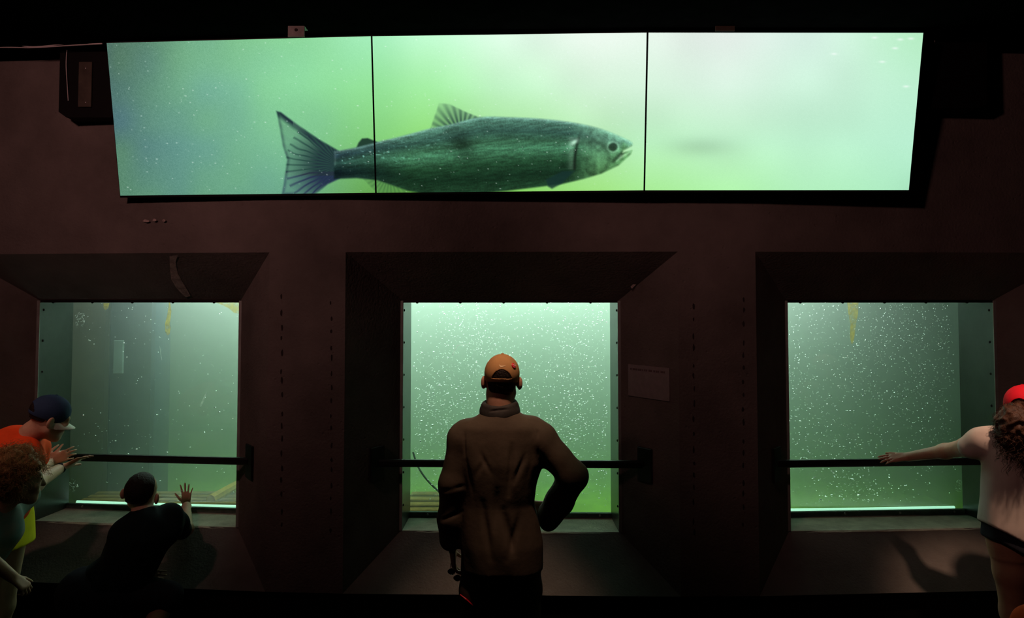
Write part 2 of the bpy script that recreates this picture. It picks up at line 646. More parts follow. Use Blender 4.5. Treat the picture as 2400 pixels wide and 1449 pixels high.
def pane_patch(k, pts, name, m):
    """thin dirt or scratch on the water side of pane k"""
    mb = MB()
    vs = []
    for (px, py) in pts:
        p = PW(px, py, YG)
        vs.append((p[0], p[1] + .0215, p[2]))
    mb.add(vs, [tuple(range(len(vs)))])
    return mb.build(name, m, PANES[k][1])


pane_patch(0, [(395, 709), (398, 730), (395, 755), (396, 770), (394, 783), (389, 787), (384, 780), (383, 760), (388, 740), (391, 722), (392, 709)], 'ochre_stain', M['stain'])
pane_patch(0, [(500, 709), (563, 709), (562, 725), (556, 736), (545, 733), (532, 722), (515, 714)], 'ochre_stain', M['stain'])
pane_patch(0, [(238, 711), (252, 711), (249, 722), (243, 727), (238, 722)], 'ochre_stain', M['stain'])
pane_patch(0, [(480, 920), (481, 925), (473, 945), (467, 957), (465, 952), (472, 936)], 'scratch', M['scratch'])
pane_patch(0, [(370, 812), (371, 812), (376, 845), (375, 846)], 'scratch', M['scratch'])
pane_patch(2, [(1989, 707), (2016, 707), (2015, 735), (2010, 760), (2005, 800), (2000, 812), (1996, 790), (1997, 760), (1992, 735)], 'ochre_stain', M['stain'])
pane_patch(1, [(1058, 834), (1061, 834), (1072, 812), (1104, 806), (1071, 809)], 'scratch', M['scratch'])

# ------------------------------------------------------------------ handrails across the windows
RY = 4.05
RZ = P(1200, 1088, RY)[2]
tt = (YF - RY) / (YF - YP)
for (xl, xr, ol, orr), lab in zip(WIN, ('black handrail crossing the left window where two children rest their hands',
                                       'black handrail crossing the middle window behind the man',
                                       'black handrail crossing the right window under the outstretched arm')):
    xa, xb = xl + (ol - xl) * tt, xr + (orr - xr) * tt
    root = empty('handrail', W((xa + xb) / 2, RY, RZ))
    tag(root, lab, 'handrail', 'handrails across the windows')
    bar = MB()
    pa, pb = np.array(W(xa, RY, RZ)), np.array(W(xb, RY, RZ))
    d = (pb - pa) / np.linalg.norm(pb - pa)
    R = np.column_stack([d, np.cross([0, 0, 1], d), [0, 0, 1]])
    bar.box((pa + pb) / 2, (np.linalg.norm(pb - pa) - .004, .036, .040), R, bevel=.008)
    bar.build('bar', M['rail'], root)
    for (x, o) in ((xl, ol), (xr, orr)):
        e = np.array(W(o, YP, 0)) - np.array(W(x, YF, 0))
        e /= np.linalg.norm(e)
        nrm = np.cross(e, [0, 0, 1])
        if nrm[1] > 0:
            nrm = -nrm
        pl = MB()
        c = np.array(W(x + (o - x) * tt, RY, RZ)) + nrm * .008 + e * .012
        R = np.column_stack([e, np.cross([0, 0, 1], e), [0, 0, 1]])
        pl.box(c, (.105, .014, .19), R, bevel=.004)
        pl.build('mounting_plate', M['rail'], root)

# plaque on the splay right of the middle window
xl, xr, ol, orr = WIN[1]
e = np.array(W(orr, YP, 0)) - np.array(W(xr, YF, 0))
eL = np.linalg.norm(e)
e /= eL
nrm = np.array([e[1], -e[0], 0])
if nrm[1] > 0:
    nrm = -nrm
t0, t1 = .17, .86
zt, zb2 = P(1520, 858, 4.02)[2], P(1520, 934, 4.02)[2]
c = np.array(W(xr, YF, (zt + zb2) / 2)) + e * eL * (t0 + t1) / 2 + nrm * .004
R = np.column_stack([e, np.cross([0, 0, 1], e), [0, 0, 1]])
q = MB()
q.box(c, (eL * (t1 - t0), .004, zt - zb2), R, bevel=.001)
sg = q.build('wall_plaque', M['sign'])
tag(sg, 'faint rectangular plaque on the concrete splay right of the middle window', 'sign')
q = MB()
xx = -eL * (t1 - t0) * .42
while xx < eL * (t1 - t0) * .42:
    wd = random.uniform(.006, .016)
    q.box(c + e * xx + nrm * .0026 + np.array([0, 0, (zt - zb2) * .36]), (wd, .0006, .011), R)
    xx += wd + random.choice([.003, .003, .010])
q.build('printed_line', M['sign_ink'], sg)

# ------------------------------------------------------------------ the water channel behind the glass
TZ0, TZ1, TYB = 0.40, 2.80, 7.7
xs = sorted([-4.2] + [v for wn in WIN for v in wn[:2]] + [4.2])
front = [W(x, YG + .024, 0) for x in xs]
ring = [(p[0], p[1]) for p in front] + [(4.2, TYB), (-4.2, TYB)]
n = len(ring)
vs = [(x, y, TZ0) for x, y in ring] + [(x, y, TZ1) for x, y in ring]
fs = [tuple(range(n))[::-1], tuple(range(n, 2 * n))] + [(i, (i + 1) % n, n + (i + 1) % n, n + i) for i in range(n)]
wat = mesh_obj('channel_water', vs, fs, M['water'])
tag(wat, 'murky green water behind the three windows', 'water', kind='stuff')
slab('wall_channel', -4.3, 4.3, TYB + .01, TYB + .1, 0.2, 3.2, M['tank_wall'])
slab('floor_channel', -4.3, 4.3, YG + .2, TYB, TZ0 - .12, TZ0 - .01, M['tank_floor'])

# pillar, side wall, plate
def at(px, py, Y):
    return P(px, py, Y)


q = MB()
x0, x1 = at(250, 950, 5.4)[0], at(358, 950, 5.4)[0]
q.box(((x0 + x1) / 2, 5.54, (TZ0 + TZ1) / 2), (x1 - x0, .28, TZ1 - TZ0 - .02), bevel=.02)
post = q.build('channel_pillar', M['tank_post'])
tag(post, 'dark blue pillar standing in the water behind the left window', 'pillar')
q = MB()
p0, p1 = at(266, 798, 5.38), at(287, 876, 5.38)
q.box(((p0[0] + p1[0]) / 2, 5.39, (p0[2] + p1[2]) / 2), (p1[0] - p0[0], .02, p0[2] - p1[2]), bevel=.004)
q.build('pale_plate', M['tank_plate'], post)
q = MB()
x0, x1 = at(40, 950, 5.5)[0], at(246, 950, 5.5)[0]
q.box(((x0 + x1) / 2, 5.64, (TZ0 + TZ1) / 2), (x1 - x0, .24, TZ1 - TZ0 - .02), bevel=.02)
tag(q.build('channel_buttress', M['tank_brown']), 'brown concrete buttress in the water left of the dark pillar', 'buttress')

# timber racks on the bed
def rack(px0, px1, py0, py1, lab, Y0):
    a = at(px0, py1, Y0)
    z = a[2]
    Y1 = Pz(px0, py0, z)[1]
    bx0, bx1 = a[0], at(px1, py1, Y0)[0]
    root = empty('timber_rack', ((bx0 + bx1) / 2, (Y0 + Y1) / 2, TZ0))
    tag(root, lab, 'timber rack', 'timber racks under water')
    nb = 4
    for k in range(nb):
        y = Y0 + (Y1 - Y0) * (k + .5) / nb
        m_ = MB()
        m_.box(((bx0 + bx1) / 2, y, z - .02), (bx1 - bx0, (Y1 - Y0) / nb * .62, .04), bevel=.006)
        m_.build('slat', M['timber'], root)
    for x in (bx0 + .05, bx1 - .05):
        m_ = MB()
        m_.box((x, (Y0 + Y1) / 2, (z - .042 + TZ0) / 2), (.06, Y1 - Y0 - .02, z - .042 - TZ0), bevel=.006)
        m_.build('support', M['timber'], root)


rack(165, 556, 1150, 1182, 'brown timber rack lying in the water low behind the left window', 4.84)
rack(940, 1050, 1150, 1200, 'brown timber rack lying in the water low behind the middle window', 4.62)
q = MB()
a, c_ = at(494, 1172, 4.9), at(556, 1136, 5.2)
q.tube([a, c_], [.035, .03], 8)
tag(q.build('ochre_timber', M['timber_ochre']), 'ochre timber leaning in the lower right corner of the left window', 'timber')
q = MB()
q.tube(smooth_path([at(968, 1060, 4.72), at(978, 1090, 4.72), at(995, 1118, 4.70), at(1020, 1145, 4.68), at(1045, 1166, 4.66)], 6), .006, 8)
tag(q.build('sunken_hose', M['hose']), 'thin dark hose curving through the water behind the middle window', 'hose')

# lamps set behind the bottom gaskets of the outer windows
for k in (0, 2):
    xl, xr = WIN[k][:2]
    xm = (xl + xr) / 2
    ang = math.atan((bend(xr) - bend(xl)) / (xr - xl))
    lo = light('sill_lamp', 'AREA', (xm, YG + .055 + (bend(xl) + bend(xr)) / 2, Z_G + .036), (xm, YG + .055 + (bend(xl) + bend(xr)) / 2, 3), 1.8, (0.72, 1.0, 0.88),
               shape='RECTANGLE', size=xr - xl - .06, size_y=.012, spread=2.2)
    tu = MB()
    tu.tube([W(xl + .03 + (xr - xl - .06) * i_ / 8, YG + .055, Z_G + .021) for i_ in range(9)], .010, 12)
    to = tu.build('tube_lamp', M['tube'], None, True)
    tag(to, 'glowing strip lamp along the bottom of the %s window under water' % ('left' if k == 0 else 'right'), 'lamp', 'strip lamps under water')

# drifting bubbles and grit: too many to count
BUB = mat('bubble', (0.97, 0.98, 0.97), 0.16, metal=1.0)
import bmesh
_bm = bmesh.new()
bmesh.ops.create_icosphere(_bm, subdivisions=1, radius=1.0)
OCT = [tuple(v.co) for v in _bm.verts]
_bm.verts.index_update()
OF = [tuple(v.index for v in f.verts) for f in _bm.faces]
_bm.free()


def bubbles(k, n, lab):
    xl, xr = WIN[k][:2]
    vs, fs = [], []
    cl = [(rng.uniform(xl, xr), rng.uniform(Z_G, Z_T)) for _ in range(14)]
    for i in range(n):
        if rng.random() < .45:
            cxx, czz = cl[rng.integers(len(cl))]
            x, z = cxx + rng.normal(0, .10), czz + rng.normal(0, .14)
        else:
            x, z = rng.uniform(xl, xr), Z_G + (Z_T - Z_G) * rng.random()
        if not (xl + .02 < x < xr - .02 and Z_G + .06 < z < Z_T):
            continue
        low = (Z_T - z) / (Z_T - Z_G)
        if low > .55 and rng.random() < (low - .55) * 1.7:
            continue
        y = YG + bend(x) + .03 + rng.random() ** 2 * .12
        r = .0017 + .0025 * rng.random() ** 3
        st = 1 + (2.2 * rng.random() if low > .4 else .5 * rng.random())
        a = rng.uniform(-.5, .3)
        b0 = len(vs)
        nv = np.array([rng.normal(0, .22), -.52 + rng.normal(0, .16), .78])
        nv /= np.linalg.norm(nv)
        uv = np.array([math.cos(a), .0, math.sin(a)])
        uv -= nv * (uv @ nv)
        uv /= np.linalg.norm(uv)
        wv = np.cross(nv, uv)
        for o in OCT:
            q_ = uv * (o[0] * r * st) + wv * (o[1] * r * 1.25) + nv * (o[2] * r * .42)
            vs.append((x + q_[0], y + q_[1], z + q_[2]))
        fs += [tuple(b0 + j for j in f) for f in OF]
    o = mesh_obj('drifting_bubbles', vs, fs, BUB, None, True)
    tag(o, lab, 'bubbles', kind='stuff')


bubbles(0, 380, 'sparse white bubbles drifting behind the left window')
bubbles(1, 4600, 'dense white bubbles drifting behind the middle window')
bubbles(2, 3600, 'white bubbles drifting behind the right window')


# clinging bubble clusters in the corners
def cluster(k, px, py, rad, n):
    vs, fs = [], []
    for i in range(n):
        a, r_ = rng.uniform(0, 2 * PI), rad * math.sqrt(rng.random())
        p = PW(px + r_ * math.cos(a), py + r_ * math.sin(a) * 1.3, YG + .022)
        r = .001 + .001 * rng.random()
        b0 = len(vs)
        for o in OCT:
            vs.append((p[0] + o[0] * r, p[1] + .004 + o[1] * r, p[2] + o[2] * r))
        fs += [tuple(b0 + j for j in f) for f in OF]
    o = mesh_obj('clinging_bubbles', vs, fs, BUB, PANES[k][1], True)
    o['kind'] = 'stuff'


cluster(0, 187, 750, 14, 70)
cluster(0, 170, 1137, 13, 60)
cluster(2, 2251, 1140, 12, 60)
cluster(1, 970, 1150, 14, 60)

# ------------------------------------------------------------------ the video wall
PANELS = [((250, 101), (869, 85), (879, 452), (282, 458.5)),
          ((873, 85), (1515.5, 76.5), (1508, 446), (883, 452)),
          ((1520, 76.5), (2164, 77), (2130, 445.5), (1512, 446))]
YT0, YB0 = 3.56, 3.72
SZ_T = P(1518, 76.5, YT0)[2]
SZ_B = P(1510, 446, YB0)[2]

gx = np.array([250, 480, 700, 870, 1000, 1200, 1400, 1515, 1700, 1900, 2164.])
gy = np.array([90, 200, 330, 450.])
GRID = np.array([
    [(76, 106, 100), (118, 178, 138), (142, 216, 160), (166, 240, 188), (192, 250, 207), (222, 250, 229), (233, 246, 235), (230, 245, 233), (229, 240, 233), (214, 240, 227), (185, 240, 199)],
    [(80, 116, 110), (116, 176, 146), (138, 212, 158), (150, 230, 156), (166, 240, 166), (196, 245, 201), (213, 244, 217), (215, 244, 221), (217, 242, 225), (203, 240, 217), (188, 238, 207)],
    [(80, 118, 112), (110, 168, 144), (128, 198, 150), (130, 205, 122), (142, 216, 116), (166, 231, 150), (183, 237, 181), (187, 240, 193), (191, 240, 201), (189, 240, 206), (182, 235, 206)],
    [(90, 137, 110), (104, 160, 134), (110, 172, 140), (105, 170, 86), (106, 176, 70), (131, 206, 96), (161, 229, 131), (169, 238, 151), (176, 242, 171), (179, 240, 191), (170, 230, 193)]], float)


def interp_grid(px, py):
    ix = np.clip(np.searchsorted(gx, px) - 1, 0, len(gx) - 2)
    iy = np.clip(np.searchsorted(gy, py) - 1, 0, len(gy) - 2)
    tx = np.clip((px - gx[ix]) / (gx[ix + 1] - gx[ix]), 0, 1)[:, None]
    ty = np.clip((py - gy[iy]) / (gy[iy + 1] - gy[iy]), 0, 1)[:, None]
    tx = tx * tx * (3 - 2 * tx) * .5 + tx * .5
    a = GRID[iy, ix] * (1 - tx) + GRID[iy, ix + 1] * tx
    c = GRID[iy + 1, ix] * (1 - tx) + GRID[iy + 1, ix + 1] * tx
    return a * (1 - ty) + c * ty


def vnoise(px, py, s, seed):
    r = np.random.default_rng(seed)
    T = r.random((256, 256))
    x, y = px / s, py / s
    xi, yi = np.floor(x).astype(int), np.floor(y).astype(int)
    fx, fy = x - xi, y - yi
    fx, fy = fx * fx * (3 - 2 * fx), fy * fy * (3 - 2 * fy)
    g = lambda a, b_: T[a % 256, b_ % 256]
    return (g(xi, yi) * (1 - fx) + g(xi + 1, yi) * fx) * (1 - fy) + (g(xi, yi + 1) * (1 - fx) + g(xi + 1, yi + 1) * fx) * fy


def poly_sd(px, py, pts):
    """signed distance, negative inside"""
    pts = np.asarray(pts, float)
    d = np.full(px.shape, 1e9)
    inside = np.zeros(px.shape, bool)
    for i in range(len(pts)):
        a, c = pts[i], pts[(i + 1) % len(pts)]
        e = c - a
        wx, wy = px - a[0], py - a[1]
        t = np.clip((wx * e[0] + wy * e[1]) / (e @ e + 1e-9), 0, 1)
        d = np.minimum(d, (wx - t * e[0]) ** 2 + (wy - t * e[1]) ** 2)
        if a[1] != c[1]:
            cond = (a[1] > py) != (c[1] > py)
            inside ^= cond & (px < e[0] * (py - a[1]) / e[1] + a[0])
    d = np.sqrt(d)
    return np.where(inside, -d, d)


def sm(d, w_):
    return np.clip(.5 - d / w_, 0, 1)


TOPL = [(785, 352), (837, 342), (885, 329), (936, 317), (1012, 297), (1055, 289), (1126, 271), (1194, 271), (1273, 275), (1352, 285), (1411, 299), (1451, 315), (1479, 329), (1483, 337)]
BOTL = [(1480, 340), (1462, 350), (1460, 356), (1482, 350), (1479, 359), (1451, 386), (1411, 406), (1372, 418), (1324, 430), (1273, 437), (1194, 447), (1115, 455), (1000, 455), (956, 447), (929, 437), (885, 422), (837, 416), (785, 418)]
BODY = smooth_path([(x, y, 0) for x, y in TOPL], 4) + [np.array([x, y, 0]) for x, y in BOTL]
BODY = [(p[0], p[1]) for p in BODY]
TAIL = [(651, 256), (662, 259), (699, 287), (750, 323), (795, 350), (805, 385), (798, 417), (770, 431), (742, 455), (663, 458), (668, 430), (671, 406), (676, 372), (666, 340), (659, 299)]
ADIP = [(836, 343), (841, 331), (849, 321), (862, 320), (886, 330), (880, 340)]
DORS = [(1010, 299), (1020, 270), (1031, 238), (1055, 240), (1095, 259), (1128, 272), (1100, 284), (1055, 292)]
PECT = [(1283, 420), (1288, 437), (1297, 442), (1320, 430), (1349, 399), (1320, 400)]
ANAL = [(853, 419), (868, 436), (886, 453), (960, 452), (940, 440), (890, 424)]


def picture(px, py):
    c = interp_grid(px, py)
    big = vnoise(px, py, 90, 1) - .5
    c = c * (1 + .05 * big[:, None])
    left = np.clip((900 - px) / 650, 0, 1)
    yg = (vnoise(px, py, 70, 2) - .45) * left
    c = c + np.stack([8 * yg, 14 * yg, -14 * yg], 1)
    # pale smudge of another shape on the right screen
    s_ = np.exp(-((px - 1640) / 70) ** 2 - ((py - 342) / 22) ** 2)[:, None]
    c = c * (1 - .10 * s_)
    gr = rng.normal(0, 1, px.shape)
    c = c + gr[:, None] * (4.5 * left + 1.2)[:, None]

    def over(c, m, colr):
        return c * (1 - m[:, None]) + colr * m[:, None]
    # tail
    tx, ty = px - 800, py - 385
    ang = np.arctan2(ty, -tx)
    rad = np.hypot(tx, ty)
    rays = .5 + .5 * np.sin(ang * 46 + 2.5 * vnoise(px, py, 25, 5))
    d = poly_sd(px, py, TAIL)
    base = np.clip(1.62 - rad / 82, 0, 1)
    rim = np.clip(1 + (poly_sd(px, py, [(651, 256), (662, 259), (699, 287), (750, 323), (795, 350), (780, 352), (735, 322), (690, 292), (658, 266)])) / -8., 0, 1)
    al = np.clip(.20 + .80 * base ** 1.2 + .40 * rays ** 4 * (rad < 128) + .5 * rim, 0, 1) * sm(d, 5)
    edge = np.exp(-((d + 3) / 4) ** 2) * (px < 690)
    al = np.clip(al + .3 * edge * sm(d, 4), 0, .96)
    tc_ = np.stack([30 + 8 * rays, 46 + 22 * rays * (py < 400), 56 + 8 * rays + 14 * (py > 410)], 1)
    c = over(c, al, tc_)
    # fins
    for poly, ccc, aa, cxr, k in ((ADIP, (30, 55, 45), .95, (860, 360), 0), (DORS, (40, 68, 62), .9, (1085, 320), 30), (ANAL, (60, 105, 60), .7, (915, 400), 34)):
        d = poly_sd(px, py, poly)
        a = aa * sm(d, 4)
        if k:
            an = np.arctan2(py - cxr[1], px - cxr[0])
            ry_ = .5 + .5 * np.sin(an * k)
            fade = np.clip(1.25 - np.hypot(px - cxr[0], py - cxr[1]) / 95, .25, 1)
            a = a * np.clip(fade * (.55 + .6 * ry_), 0, 1)
        c = over(c, a, np.array(ccc, float)[None])
    # body
    d = poly_sd(px, py, BODY)
    m = sm(d, 5)
    top = np.interp(px, [p[0] for p in TOPL], [p[1] for p in TOPL])
    bl = sorted(BOTL)
    bot = np.interp(px, [p[0] for p in bl], [p[1] for p in bl])
    v = np.clip((py - top) / np.maximum(bot - top, 1), 0, 1)
    vk = [0, .06, .18, .32, .42, .50, .62, .8, 1]
    cr = np.interp(v, vk, [100, 72, 50, 52, 66, 52, 30, 18, 28])
    cg = np.interp(v, vk, [152, 116, 86, 94, 122, 98, 64, 42, 58])
    cb = np.interp(v, vk, [136, 100, 76, 70, 90, 70, 42, 28, 38])
    bc = np.stack([cr, cg, cb], 1)
    tailw = np.clip((960 - px) / 160, 0, 1)[:, None]
    bc = bc * (1 - .28 * tailw) + np.array([0, -4, 10.])[None] * tailw
    streak = vnoise(px * .18 + py * .03, py * 1.0 + px * .12, 3.2, 8) - .5
    fine = vnoise(px, py, 2.2, 9) - .5
    bc = bc * (1 + .34 * streak + .28 * fine)[:, None]
    # silver flecks along the back of the rear half
    fl = np.clip((vnoise(px * .5, py, 3.0, 12) - .80) * 6, 0, 1) * np.exp(-((v - .3) / .22) ** 2) * np.clip((1150 - px) / 300, 0, 1)
    bc = bc + fl[:, None] * np.array([80, 115, 110.])
    # dark saddle at mid body
    sd = np.exp(-((px - 1085 - (py - 330) * .3) / 26) ** 2 - ((py - 335) / 34) ** 2)
    bc = bc * (1 - .45 * sd)[:, None]
    # head lighter and smoother
    hd = np.clip((px - 1335) / 70, 0, 1)
    hc = np.stack([np.interp(v, [0, .2, .5, 1], [112, 86, 84, 74]), np.interp(v, [0, .2, .5, 1], [170, 132, 136, 122]), np.interp(v, [0, .2, .5, 1], [140, 110, 98, 74])], 1)
    hc = hc * (1 + .35 * (vnoise(px, py, 9, 14) - .5) + .2 * fine)[:, None]
    hc = hc * (1 + .20 * np.clip((px - 1400) / 80, 0, 1))[:, None]
    bc = bc * (1 - hd[:, None]) + hc * hd[:, None]
    gill = np.exp(-((px - (1369 - 19 * np.clip((py - 295) / 100, 0, 2) ** .8 - 5 * np.sin(np.clip((py - 295) / 105, 0, 1) * PI))) / 4) ** 2) * np.clip((py - 300) / 45, 0, 1) * np.clip((402 - py) / 10, 0, 1)
    gill = np.nan_to_num(gill)
    bc = bc * (1 - .62 * gill)[:, None]
    g2 = np.exp(-((px - 1341) / 8) ** 2) * (py > 318) * (py < 395)
    bc = bc + (g2 * 26)[:, None]
    wsp = np.exp(-((px - 1349) / 9) ** 2 - ((py - 330 + (px - 1349) * .5) / 6) ** 2)
    bc = bc + (wsp * 110)[:, None]
    op = np.exp(-(((np.hypot((px - 1395) / 1.0, (py - 368) / 1.15) - 34) / 5) ** 2)) * (px > 1375)
    bc = bc * (1 - .2 * op)[:, None]
    er = np.hypot((px - 1438), (py - 342) * 1.05)
    bc = bc * (1 - .55 * sm(er - 10, 4))[:, None] + (22 * np.exp(-((er - 13) / 2.5) ** 2))[:, None]
    bc = bc * (1 - .3 * np.exp(-((px - 1414) / 6) ** 2 - ((py - 341) / 8) ** 2))[:, None]
    mo = poly_sd(px, py, [(1482, 339), (1458, 352), (1438, 371), (1434, 378), (1440, 379), (1462, 360)])
    bc = bc * (1 - .38 * sm(mo, 5))[:, None]
    jaw = poly_sd(px, py, [(1480, 352), (1476, 358), (1446, 376), (1455, 362)])
    bc = bc + (60 * sm(jaw, 5))[:, None]
    rimm = np.exp(-((d + 2) / 3) ** 2) * (py < (top + bot) / 2)
    bc = bc + (22 * rimm)[:, None]
    c = over(c, m * .97, bc)
    # pectoral fin over the body
    d = poly_sd(px, py, PECT)
    c = over(c, .85 * sm(d, 5), np.array([24, 50, 46.])[None])
    # white specks
    r2 = np.random.default_rng(33)
    for i in range(420):
        x_ = 250 + 1270 * r2.random() ** 1.0
        y_ = r2.uniform(85, 452)
        s_ = r2.uniform(.6, 1.15)
        e_ = r2.uniform(1, 1.9)
        k = (np.abs(px - x_) < 8) & (np.abs(py - y_) < 8)
        if k.any():
            a_ = np.exp(-((px[k] - x_) / (s_ * e_)) ** 2 - ((py[k] - y_) / s_) ** 2)[:, None] * r2.uniform(.2, .85)
            c[k] = c[k] * (1 - a_) + np.array([235, 255, 245.]) * a_
    for (x_, y_) in ((2110, 92), (2135, 90), (2098, 112), (2068, 143), (2124, 200), (2050, 88), (1955, 125)):
        a_ = np.exp(-((px - x_) / 7) ** 2 - ((py - y_) / 2.5) ** 2)[:, None] * .7
        c = c * (1 - a_) + np.array([245, 255, 250.]) * a_
    return np.clip(c, 0, 255)


labels = ('left video screen of the row, showing the salmon tail on blue green water',
          'middle video screen of the row, showing the salmon body and head',
          'right video screen of the row, showing only pale green water')
for (tl, tr, br, bl), lab in zip(PANELS, labels):
    A = [Pz(*tl, SZ_T), Pz(*tr, SZ_T), Pz(*br, SZ_B), Pz(*bl, SZ_B)]
    A = [np.array(a) for a in A]
    root = empty('video_screen', (A[2] + A[3]) / 2)
    tag(root, lab, 'video screen', 'video screens over the windows')
    nx, ny = 440, 252
    u = np.linspace(0, 1, nx)
    v = np.linspace(0, 1, ny)
    U, V = np.meshgrid(u, v)
    U, V = U.ravel()[:, None], V.ravel()[:, None]
    pos = (A[0] * (1 - U) + A[1] * U) * (1 - V) + (A[3] * (1 - U) + A[2] * U) * V
    pc = [np.array(q_, float) for q_ in (tl, tr, br, bl)]
    pp = (pc[0] * (1 - U) + pc[1] * U) * (1 - V) + (pc[3] * (1 - U) + pc[2] * U) * V
    colr = srgb(picture(pp[:, 0], pp[:, 1]))
    i = np.arange(nx * ny).reshape(ny, nx)
    quads = np.stack([i[:-1, :-1], i[1:, :-1], i[1:, 1:], i[:-1, 1:]], -1).reshape(-1, 4)
    me = bpy.data.meshes.new('screen')
    me.vertices.add(nx * ny)
    me.vertices.foreach_set('co', pos.astype(np.float32).ravel())
    me.loops.add(quads.size)
    me.loops.foreach_set('vertex_index', quads.astype(np.int32).ravel())
    me.polygons.add(len(quads))
    me.polygons.foreach_set('loop_start', np.arange(0, quads.size, 4, dtype=np.int32))
    me.update(calc_edges=True)
    ca = me.color_attributes.new('picture', 'FLOAT_COLOR', 'POINT')
    ca.data.foreach_set('color', np.concatenate([colr, np.ones((len(colr), 1))], 1).astype(np.float32).ravel())
    me.materials.append(M['screen'])
    so = bpy.data.objects.new('screen', me)
    COL.objects.link(so)
    so.parent = root
    so.matrix_parent_inverse = root.matrix_basis.inverted()
    # housing with a thin bezel
    nrm = np.cross(A[1] - A[0], A[3] - A[0])
    nrm /= np.linalg.norm(nrm)
    if nrm[1] > 0:
        nrm = -nrm
    uu = (A[1] - A[0]) / np.linalg.norm(A[1] - A[0])
    vv = (A[0] - A[3]) / np.linalg.norm(A[0] - A[3])
    bz = .0035
    O = [A[0] - uu * bz + vv * .006, A[1] + uu * bz + vv * .006, A[2] + uu * bz - vv * .012, A[3] - uu * bz - vv * .012]
    fr = MB()
    gn = 12
    bil = lambda a, b_, off: (O[0] * (1 - a) + O[1] * a) * (1 - b_) + (O[3] * (1 - a) + O[2] * a) * b_ - nrm * off
    vsx = [bil(i_ / gn, j_ / gn, off) for off in (.002, .05) for j_ in range(gn + 1) for i_ in range(gn + 1)]
    g1 = (gn + 1) ** 2
    fcs = []
    for j_ in range(gn):
        for i_ in range(gn):
            a = j_ * (gn + 1) + i_
            fcs.append((a, a + gn + 1, a + gn + 2, a + 1))
            fcs.append((g1 + a, g1 + a + 1, g1 + a + gn + 2, g1 + a + gn + 1))
    rim_ = [i_ for i_ in range(gn + 1)] + [j_ * (gn + 1) + gn for j_ in range(1, gn + 1)] + [gn * (gn + 1) + i_ for i_ in range(gn - 1, -1, -1)] + [j_ * (gn + 1) for j_ in range(gn - 1, 0, -1)]
    for a, b_ in zip(rim_, rim_[1:] + rim_[:1]):
        fcs.append((a, b_, g1 + b_, g1 + a))
    fr.add(vsx, fcs)
    fr.build('housing', M['plastic'], root)
    hb = MB()
    c = (O[2] + O[3]) / 2
    hb.box(c - nrm * .05 + np.array([0, .02, .25]), (1.0, .05, .4))
    hb.build('wall_mount', M['plastic'], root)

# ------------------------------------------------------------------ boxes, pipe and brackets around the screens
def speaker(px0, px1, py0, py1, lab, left):
    a, c = PW(px0, py0, YP - .12), PW(px1, py1, YP - .12)
    yb = YP + bend((a[0] + c[0]) / 2) - .004
    cx_, cz_ = (a[0] + c[0]) / 2, (a[2] + c[2]) / 2
    wd, hh = c[0] - a[0], a[2] - c[2]
    root = empty('loudspeaker', (cx_, yb, cz_))
    tag(root, lab, 'loudspeaker', 'loudspeakers beside the screens')
    q = MB()
    # cabinet: chamfered lower outer corner
    y0 = a[1]
    prof = [(-.5, .5), (.5, .5), (.5, -.5), (-.36, -.5), (-.5, -.42)]
    if not left:
        prof = [(-x, z) for x, z in prof][::-1]
    n_ = len(prof)
    vs = [(cx_ + x * wd, y0, cz_ + z * hh) for x, z in prof] + [(cx_ + x * wd, yb, cz_ + z * hh) for x, z in prof]
    q.add(vs, [tuple(range(n_)), tuple(range(2 * n_ - 1, n_ - 1, -1))] + [(k, n_ + k, n_ + (k + 1) % n_, (k + 1) % n_) for k in range(n_)])
    q.build('cabinet', M['speaker'], root)
    return root, y0


spk, y0 = speaker(141, 262, 112, 272, 'black loudspeaker box left of the video screens with a thin upright plate', True)
q = MB()
a, c = P(187, 146, y0), P(216, 252, y0)
q.box(((a[0] + c[0]) / 2, y0 - .006, (a[2] + c[2]) / 2), (c[0] - a[0], .01, a[2] - c[2]), bevel=.003)
pl = q.build('bracket_plate', M['dark_plate'], spk)
for yy in (160, 240):
    q = MB()
    q.dome(P(201, yy, y0 - .011), (0, -1, 0), .005, .004, 10, 3)
    q.build('screw', M['zinc'], pl)
q = MB()
q.tube(smooth_path([P(157, 116, y0 - .01), P(155, 150, y0 - .012), P(157, 190, y0 - .01), P(160, 236, y0 - .008)], 5), .0022, 6)
q.build('white_cable', M['cable'], spk)
spk, y0 = speaker(2150, 2310, 95, 256, 'black loudspeaker box right of the video screens in deep shade', False)
q = MB()
q.tube(smooth_path([P(2195, 74, y0 - .03), P(2192, 88, y0 - .03), P(2190, 103, y0 - .03)], 5), .0018, 6)
q.build('white_cable', M['cable'], spk)

q = MB()
pth = [PW(x, y, 3.66) for x, y in ((-120, 104), (160, 97), (330, 91), (560, 85), (680, 82), (800, 80), (1000, 75), (1300, 72), (1800, 70), (2500, 68))]
q.tube(smooth_path(pth, 4), .009, 10)
cond = q.build('conduit_pipe', M['pipe'], None, True)
tag(cond, 'thin metal conduit pipe running under the ceiling above the video screens', 'pipe')
q = MB()
for k in range(3):
    q.tube(smooth_path([PW(x, y + k * 3 + random.uniform(-2, 2), 3.64) for x, y in ((-120, 106), (20, 103), (80, 106), (170, 100), (240, 97))], 5), .003, 6)
tag(q.build('cable_bundle', M['cable']), 'pale cables strapped along the conduit at the top left corner', 'cable')


